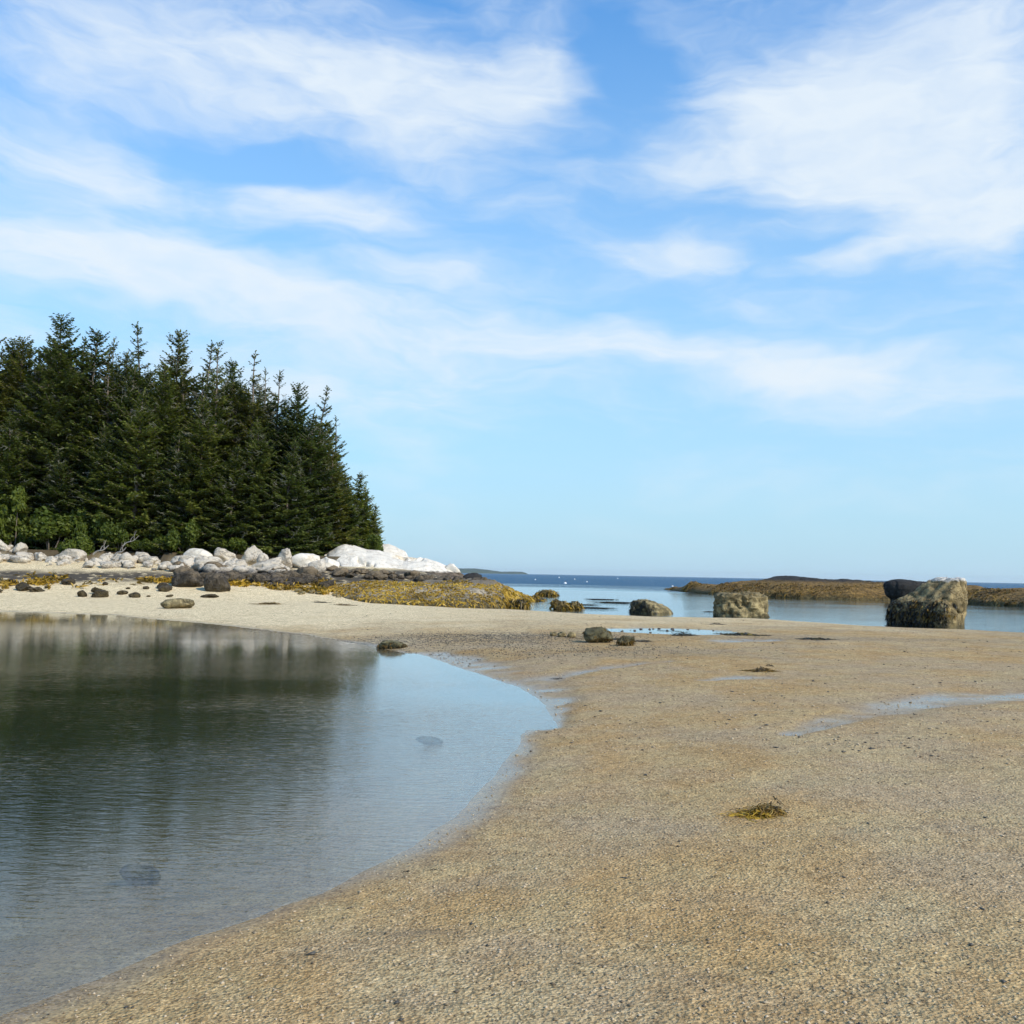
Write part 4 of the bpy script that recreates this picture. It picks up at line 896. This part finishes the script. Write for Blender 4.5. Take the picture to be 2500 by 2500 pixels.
    w_ = np.cross(d_, r.normal(size=(n_, 3))); w_ /= np.linalg.norm(w_, axis=1)[:, None]; mid = p + d_ * (l * .5)[:, None]
    FV.append(np.stack([p, mid + w_ * .05, p + d_ * l[:, None], mid - w_ * .05], 1)); FR.append(r.random(n_))
    for k in range(lichen):      # bare lichen-grey twigs
        z = Hh * r.uniform(.12, .88); az = r.uniform(0, 6.28); L = (Rr * (1 - z / Hh) ** exp_ + .1) * r.uniform(.55, 1.02); s0 = r.uniform(.35, .8)
        dh = np.array([math.cos(az), math.sin(az), r.uniform(-.25, .25)]); b = axis(z); p = [b + dh * L * s for s in np.linspace(s0, 1.0, 5)]
        for i in range(1, 5): p[i] = p[i] + r.normal(size=3) * .05 + np.array([0, 0, .12 * (i / 4) ** 2])
        tube(p, [.022, .019, .016, .012, .006], 3, LV, LQ)
        for i in range(1, 5):
            tube([p[i], p[i] + r.normal(size=3) * .14, p[i] + r.normal(size=3) * .2 + np.array([0, 0, -.05])], [.013, .010, .004], 3, LV, LQ)
    F = np.concatenate(FV).reshape(-1, 3); n_ = len(F) // 4
    tr = mesh_obj('trunk', np.concatenate(TV), np.concatenate(TQ), None, M_BARK)
    cr = mesh_obj('crown', F, np.arange(n_ * 4).reshape(-1, 4), None, M_SPRUCE, None, False, {'rnd': np.repeat(np.concatenate(FR), 4)})
    out = {'trunk': tr.data, 'crown': cr.data}
    if lichen:
        li = mesh_obj('dead_branches', np.concatenate(LV), np.concatenate(LQ), None, M_LICHEN); out['dead_branches'] = li.data; bpy.data.objects.remove(li)
    bpy.data.objects.remove(tr); bpy.data.objects.remove(cr)
    return out, Hh
KINDS = {
 'full':    spruce(1, 16, 3.0, .33, 8, .52, .05, .12, lichen=36),
 'full2':   spruce(2, 16, 2.9, .33, 8, .50, .06, .15, lichen=50),
 'spire':   spruce(3, 16, 2.5, .40, 6, .70, .08, .22, lichen=36),
 'spire2':  spruce(4, 16, 2.3, .44, 5, .66, .10, .30, lichen=60),
 'layer':   spruce(5, 13, 3.5, .36, 8, .72, .05, .10, layered=.5, lichen=30),
 'layer2':  spruce(6, 12, 3.3, .36, 8, .72, .06, .10, layered=.6, lichen=40),
 'ragged':  spruce(7, 16, 2.7, .40, 6, .58, .12, .26, lichen=120),
 'young':   spruce(8, 7, 1.9, .26, 8, .85, .04, .05, lichen=8),
 'young2':  spruce(9, 6, 1.7, .25, 8, .80, .06, .08, lichen=10)}
def plant_spruce(kind, x, D, ytop, label, group=None, wide=1.0):
    parts, h0 = KINDS[kind]; T = at_y(x, ytop, D); z0 = gz(T[0], D) - .1; hh = T[2] - z0; s = hh / h0
    o = empty('spruce_tree', (T[0], D, z0), random.uniform(0, 6.28)); o.scale = (s ** .6 * wide, s ** .6 * wide, s)
    for nm, me in parts.items():
        c = bpy.data.objects.new(nm, me); COL.objects.link(c); c.parent = o
        if nm == 'dead_branches': c['kind'] = 'stuff'
    return tag(o, label, 'spruce', group)
SKY = 'spruces whose tops stand against the sky'
for a_ in [('full', 112, 60, 598, 'tallest spruce, broad topped, at the left end of the wood', 1.05), ('full2', 178, 61, 624, 'dense dark spruce just right of the tallest leftmost one', 1.05),
           ('ragged', 214, 64, 640, 'thin spruce tip peeping right of the dense dark spruce', .8), ('spire', 278, 62, 617, 'slender spruce with a knobbly open tip, third high top from the left', 1.0),
           ('full2', 338, 63, 627, 'spruce with a neat layered pagoda tip in the middle of the wood', .95), ('spire', 385, 64, 641, 'narrow spruce right of the neat pagoda tipped spruce', 1.0),
           ('ragged', 413, 62, 650, 'spruce with a bent sparse tip left of the tall bare spire', 1.0), ('spire2', 478, 63, 664, 'tall gaunt spruce with see-through spire right of the middle', 1.05),
           ('spire2', 504, 65, 697, 'very thin pole-like spruce top next to the gaunt spruce', .8), ('ragged', 527, 63, 702, 'grey lichened spruce top right of the thin pole-like one', 1.0),
           ('full', 560, 62, 726, 'bushy green spruce top between the lichened and the forked tops', .9), ('spire', 597, 64, 730, 'spruce with a lopsided open tip on the right shoulder of the wood', 1.0),
           ('spire2', 637, 67, 787, 'lone narrow spire standing clear on the right slope of the wood', 1.0), ('young', 668, 68, 893, 'spruce below the lone spire on the right slope of the wood', 1.2),
           ('young2', 688, 69, 918, 'short spruce second from the right end of the wood', 1.1), ('young', 703, 70, 953, 'last and shortest spruce at the right end of the wood', .95),
           ('full', 40, 61, 640, 'spruce left of the tallest spruce', 1.0), ('full2', -30, 60, 610, 'spruce at the far left edge of the view', 1.0),
           ('spire', 148, 64, 640, 'spruce top wedged between the tallest and the dense dark spruce', .9), ('full2', 240, 64, 668, 'lower spruce top left of the slender knobbly spruce', .9),
           ('full', 312, 60, 690, 'lower spruce in the gap left of the pagoda tip', .9), ('full', 440, 65, 685, 'lower full spruce left of the gaunt spire', .95), ('full2', 620, 65, 800, 'dense spruce at the left foot of the lone spire', .8)]:
    kind, x, D, yt, lb_, wd_ = a_; plant_spruce(kind, x, D, yt, lb_, SKY, wd_)
FR_ = 'front row spruces with boughs down to the boulders'
for a_ in [('layer', 20, 57.5, 780, 'front spruce at the left edge behind the bright bushes'), ('layer2', 120, 57.5, 850, 'front spruce rising behind the tallest bright bush'), ('layer', 205, 57.6, 800, 'front spruce above the brown dead brush'),
           ('layer', 262, 57.2, 735, 'front spruce with pale trunk and long level boughs'), ('layer2', 330, 57.6, 820, 'front spruce above the largest rounded white boulder'), ('layer', 380, 58.0, 745, 'front spruce behind the upright pale boulder'),
           ('layer2', 440, 57.8, 840, 'front spruce overhanging the tan bottomed boulder'), ('layer', 490, 58.6, 790, 'front spruce above the propped small boulder'), ('layer2', 545, 58.6, 830, 'front spruce above the broad white slab'),
           ('layer', 585, 60.5, 775, 'front spruce left of the outcrop peak'), ('layer2', 625, 62.5, 850, 'front spruce directly behind the outcrop peak'), ('layer2', 655, 64, 905, 'front spruce behind the outcrop shoulder')]:
    kind, x, D, yt, lb_ = a_; plant_spruce(kind, x, D, yt, lb_, FR_, 1.0)
r2 = np.random.default_rng(99); IN_ = ('behind the bright left bushes', 'behind the brown brush and the largest white boulder', 'behind the propped pale boulders', 'behind the big outcrop')
sky_line = [(-60, 640), (60, 640), (180, 650), (300, 690), (420, 705), (520, 740), (600, 790), (650, 890), (690, 955)]
for k in range(64):
    x = -50 + 695 * (k + r2.uniform(.1, .9)) / 64; D = r2.uniform(60, 68) + (3 if x > 600 else 0)
    yt = np.interp(x, [p[0] for p in sky_line], [p[1] for p in sky_line]) + r2.uniform(0, 42) + (50 * r2.random() if k % 4 == 0 else 0)
    plant_spruce(['full', 'full2', 'spire', 'layer', 'ragged', 'layer2'][int(r2.integers(0, 6))], x, D, min(yt, 985), 'dark spruce crowded inside the wood ' + IN_[int(x > 170) + int(x > 360) + int(x > 520)], 'spruces inside the wood', r2.uniform(.95, 1.22))

# ------------------------------------------------------------------ leafy shrubs and driftwood
def shrub(seed, nl=3600, leaf=.075):
    r = np.random.default_rng(seed); SV, SQ = [], []; F = []; RV = []
    lob = [(r.normal(size=3) * [.42, .42, .16] + [0, 0, .62], r.uniform(.28, .46)) for _ in range(9)]
    for c, rad in lob:
        n_ = nl // 9; d_ = r.normal(size=(n_, 3)); d_ /= np.linalg.norm(d_, axis=1)[:, None]; p = c + d_ * (rad * r.random((n_, 1)) ** .35) * (1 + .3 * fbm(d_ * 2.2 + seed, seed, 2))[:, None]
        a_ = r.normal(size=(n_, 3)); a_[:, 2] *= .5; a_ /= np.linalg.norm(a_, axis=1)[:, None]; b_ = np.cross(a_, d_ + r.normal(size=(n_, 3)) * .6); b_ /= np.linalg.norm(b_, axis=1)[:, None] + 1e-9
        s = leaf * r.uniform(.6, 1.3, (n_, 1)); F.append(np.stack([p - a_ * s, p + b_ * s * .55, p + a_ * s, p - b_ * s * .55], 1)); RV.append(np.clip(.25 + r.random() * .35 + r.random(n_) * .4, 0, 1))
        a = np.linspace(0, 6.283, 4, endpoint=False); ring = np.stack([np.cos(a), np.sin(a), a * 0], -1); b0 = sum(len(x) for x in SV); st = np.array([c[0] * .2, c[1] * .2, -.1])
        SV.append(np.concatenate([st + ring * .03, (st + c) / 2 + ring * .02 + r.normal(size=3) * .04, c + ring * .008])); SQ.append(grid_quads(3, 4, True) + b0)
    F = np.concatenate(F).reshape(-1, 3)
    lv = mesh_obj('foliage', F, np.arange(len(F)).reshape(-1, 4), None, M_LEAF, None, False, {'rnd': np.repeat(np.concatenate(RV), 4)}); st = mesh_obj('stems', np.concatenate(SV), np.concatenate(SQ), None, M_BARK)
    out = {'foliage': lv.data, 'stems': st.data}; bpy.data.objects.remove(lv); bpy.data.objects.remove(st); return out
SHR = [shrub(i + 60) for i in range(4)]
for i, (x, yt, yb, w_, D, lb_) in enumerate([(95, 972, 1040, 92, 56.0, 'tallest bright green leafy bush by the left edge'), (172, 968, 1020, 46, 56.6, 'upright green bush right of the tallest bush'), (28, 948, 1035, 66, 56.6, 'dark green leafy bush at the left frame edge'),
        (140, 1012, 1040, 50, 54.6, 'low yellow green bush hanging over the wide pale boulder'), (226, 992, 1030, 44, 56.0, 'yellow green bush right of the brown dead brush'), (352, 985, 1032, 46, 56.6, 'green bush behind the largest rounded white boulder'),
        (300, 1012, 1040, 40, 56.2, 'low green bush left of the largest rounded white boulder'), (704, 1012, 1042, 34, 64.0, 'small yellow green bush at the right end of the wood'), (266, 1020, 1042, 34, 56.0, 'dull green low bush between the two yellow green bushes'),
        (440, 1018, 1042, 40, 57.0, 'dull green low bush behind the upright pale boulder')]):
    B_, T_ = at_y(x, yb, D), at_y(x, yt, D); z0 = gz(B_[0], D) - .05; s = w_ * K / FPX * D / 2; hz = (T_[2] - z0) / 1.08
    o = empty('leafy_shrub', (B_[0], D, z0), random.uniform(0, 6.28)); o.scale = (s / .72, s / .72, hz)
    for nm, me in SHR[i % 4].items():
        c = bpy.data.objects.new(nm, me); COL.objects.link(c); c.parent = o
    tag(o, lb_, 'shrub', 'leafy shrubs at the foot of the wood')
def drift(x0, y0, x1, y1, D, label, rad=.05):
    A, B = at_y(x0, y0, D), at_y(x1, y1, D - .4); A[2] = max(A[2], gz(A[0], D) + rad); ts = np.linspace(0, 1, 9); a = np.linspace(0, 6.283, 6, endpoint=False); V = []; Q = []
    def limb(A, B, r0, r1):
        b0 = sum(len(v) for v in V); d_ = (B - A) / np.linalg.norm(B - A); s1 = np.cross(d_, [0, 0, 1.0]); s1 /= np.linalg.norm(s1); s2 = np.cross(d_, s1)
        V.append(np.concatenate([A + (B - A) * t + np.array([0, 0, .06 * math.sin(t * 7)]) + (r0 + (r1 - r0) * t) * (np.cos(a)[:, None] * s1 + np.sin(a)[:, None] * s2) for t in ts])); Q.append(grid_quads(9, 6, True) + b0)
    limb(A, B, rad, rad * .4); limb(A + (B - A) * .45, A + (B - A) * .7 + np.array([.15, -.1, .45]), rad * .55, rad * .15); limb(A + (B - A) * .7, A + (B - A) * .9 + np.array([-.1, -.2, .3]), rad * .4, rad * .1)
    b = A.copy(); o = mesh_obj('driftwood_branch', np.concatenate(V) - b, np.concatenate(Q), None, M_DRIFT); o.location = b; tag(o, label, 'driftwood', 'driftwood on the boulder line')
drift(176, 1046, 205, 1030, 53.2, 'bleached forked branch lying under the brown brush'); drift(216, 1048, 238, 1034, 53.2, 'bleached thin branch left of the low green bush'); drift(232, 1030, 262, 1012, 54.6, 'grey leaning branch among the low bushes', .035)

# ------------------------------------------------------------------ buoys and far land
def buoy(x, y, w_, label):
    p = at_z(x, y, 0); s = max(.16, w_ * K / FPX * np.linalg.norm(p - CAM) / 2); o = empty('buoy', (p[0], p[1], 0), 0); o.scale = (s, s, s)
    prof = [(0, -.75), (.5, -.7), (.9, -.35), (1, .1), (.92, .55), (.6, .9), (.2, 1.05), (0, 1.06)]
    a = np.linspace(0, 6.283, 14, endpoint=False)
    V = np.concatenate([np.stack([r0 * np.cos(a), r0 * np.sin(a), np.full(14, z0)], -1) for r0, z0 in prof]); mesh_obj('float', V, grid_quads(len(prof), 14, True), None, M_BUOY, o)
    V = np.concatenate([np.stack([r0 * np.cos(a), r0 * np.sin(a), np.full(14, z0)], -1) for r0, z0 in [(.1, .9), (.1, 1.8), (.13, 1.82), (.13, 1.95), (0, 1.96)]]); mesh_obj('spindle', V, grid_quads(5, 14, True), None, M_STICK, o)
    tag(o, label, 'buoy', 'white buoys on the bay')
for (x, y, w_, lb_) in [(1380, 1425, 7, 'largest and nearest white buoy on the open water'), (1365, 1410.5, 3.4, 'far white buoy left of the largest buoy'), (1307, 1415.5, 3.2, 'leftmost white buoy, nearest the headland'),
                        (1403, 1414.5, 3.2, 'far white buoy just right of the largest buoy'), (1433, 1421, 3.6, 'white buoy second nearest, right of the largest'), (1642, 1432, 4.2, 'white buoy beside the left tip of the weedy islet'), (1508, 1413, 2.6, 'tiny far white buoy midway to the islet')]:
    buoy(x / K, y / K, w_ / K, lb_)
top = [(760, 1076), (800, 1074), (870, 1072.5), (895, 1072.5), (915, 1074.5), (930, 1076.5), (945, 1078.5), (970, 1078.5), (985, 1079), (992, 1081), (996, 1083.5)]
u = np.linspace(760, 996, 120); DI = 5200.0; V = np.zeros((120, 20, 3))
for i in range(120):
    B_ = at_y(u[i], np.interp(u[i], [p[0] for p in top], [p[1] for p in top]), DI)
    for j in range(20):
        s = j / 19 * math.pi; V[i, j] = (B_[0], DI - math.cos(s) * 260, -2 + (max(B_[2], .5) + 2) * math.sin(s) ** .45)
V[..., 2] += 1.6 * fbm(V * .03, 4, 4) * (V[..., 2] > 3)
fi = mesh_obj('far_headland', V.reshape(-1, 3), grid_quads(120, 20), None, M_FARWOOD); fi['kind'] = 'structure'

# ------------------------------------------------------------------ sea haze that pales the far headland
mt, t, out = MAT('sea_haze'); pv = t.new('ShaderNodeVolumePrincipled'); pv.inputs['Color'].default_value = (0.88, 0.95, 1.0, 1); pv.inputs['Density'].default_value = 4.5e-5; pv.inputs['Anisotropy'].default_value = 0.2
t.l.new(pv.outputs[0], out.inputs['Volume'])
hz_ = 14500.0; V = np.array([[x, y, z] for x in (-hz_, hz_) for y in (-hz_, hz_) for z in (-6.5, 60)])
hb = mesh_obj('haze', V, [[0, 1, 3, 2], [4, 6, 7, 5], [0, 4, 5, 1], [2, 3, 7, 6], [0, 2, 6, 4], [1, 5, 7, 3]], None, mt, None, False); hb['kind'] = 'stuff'; tag(hb, 'pale sea haze in front of the far headland', 'haze')
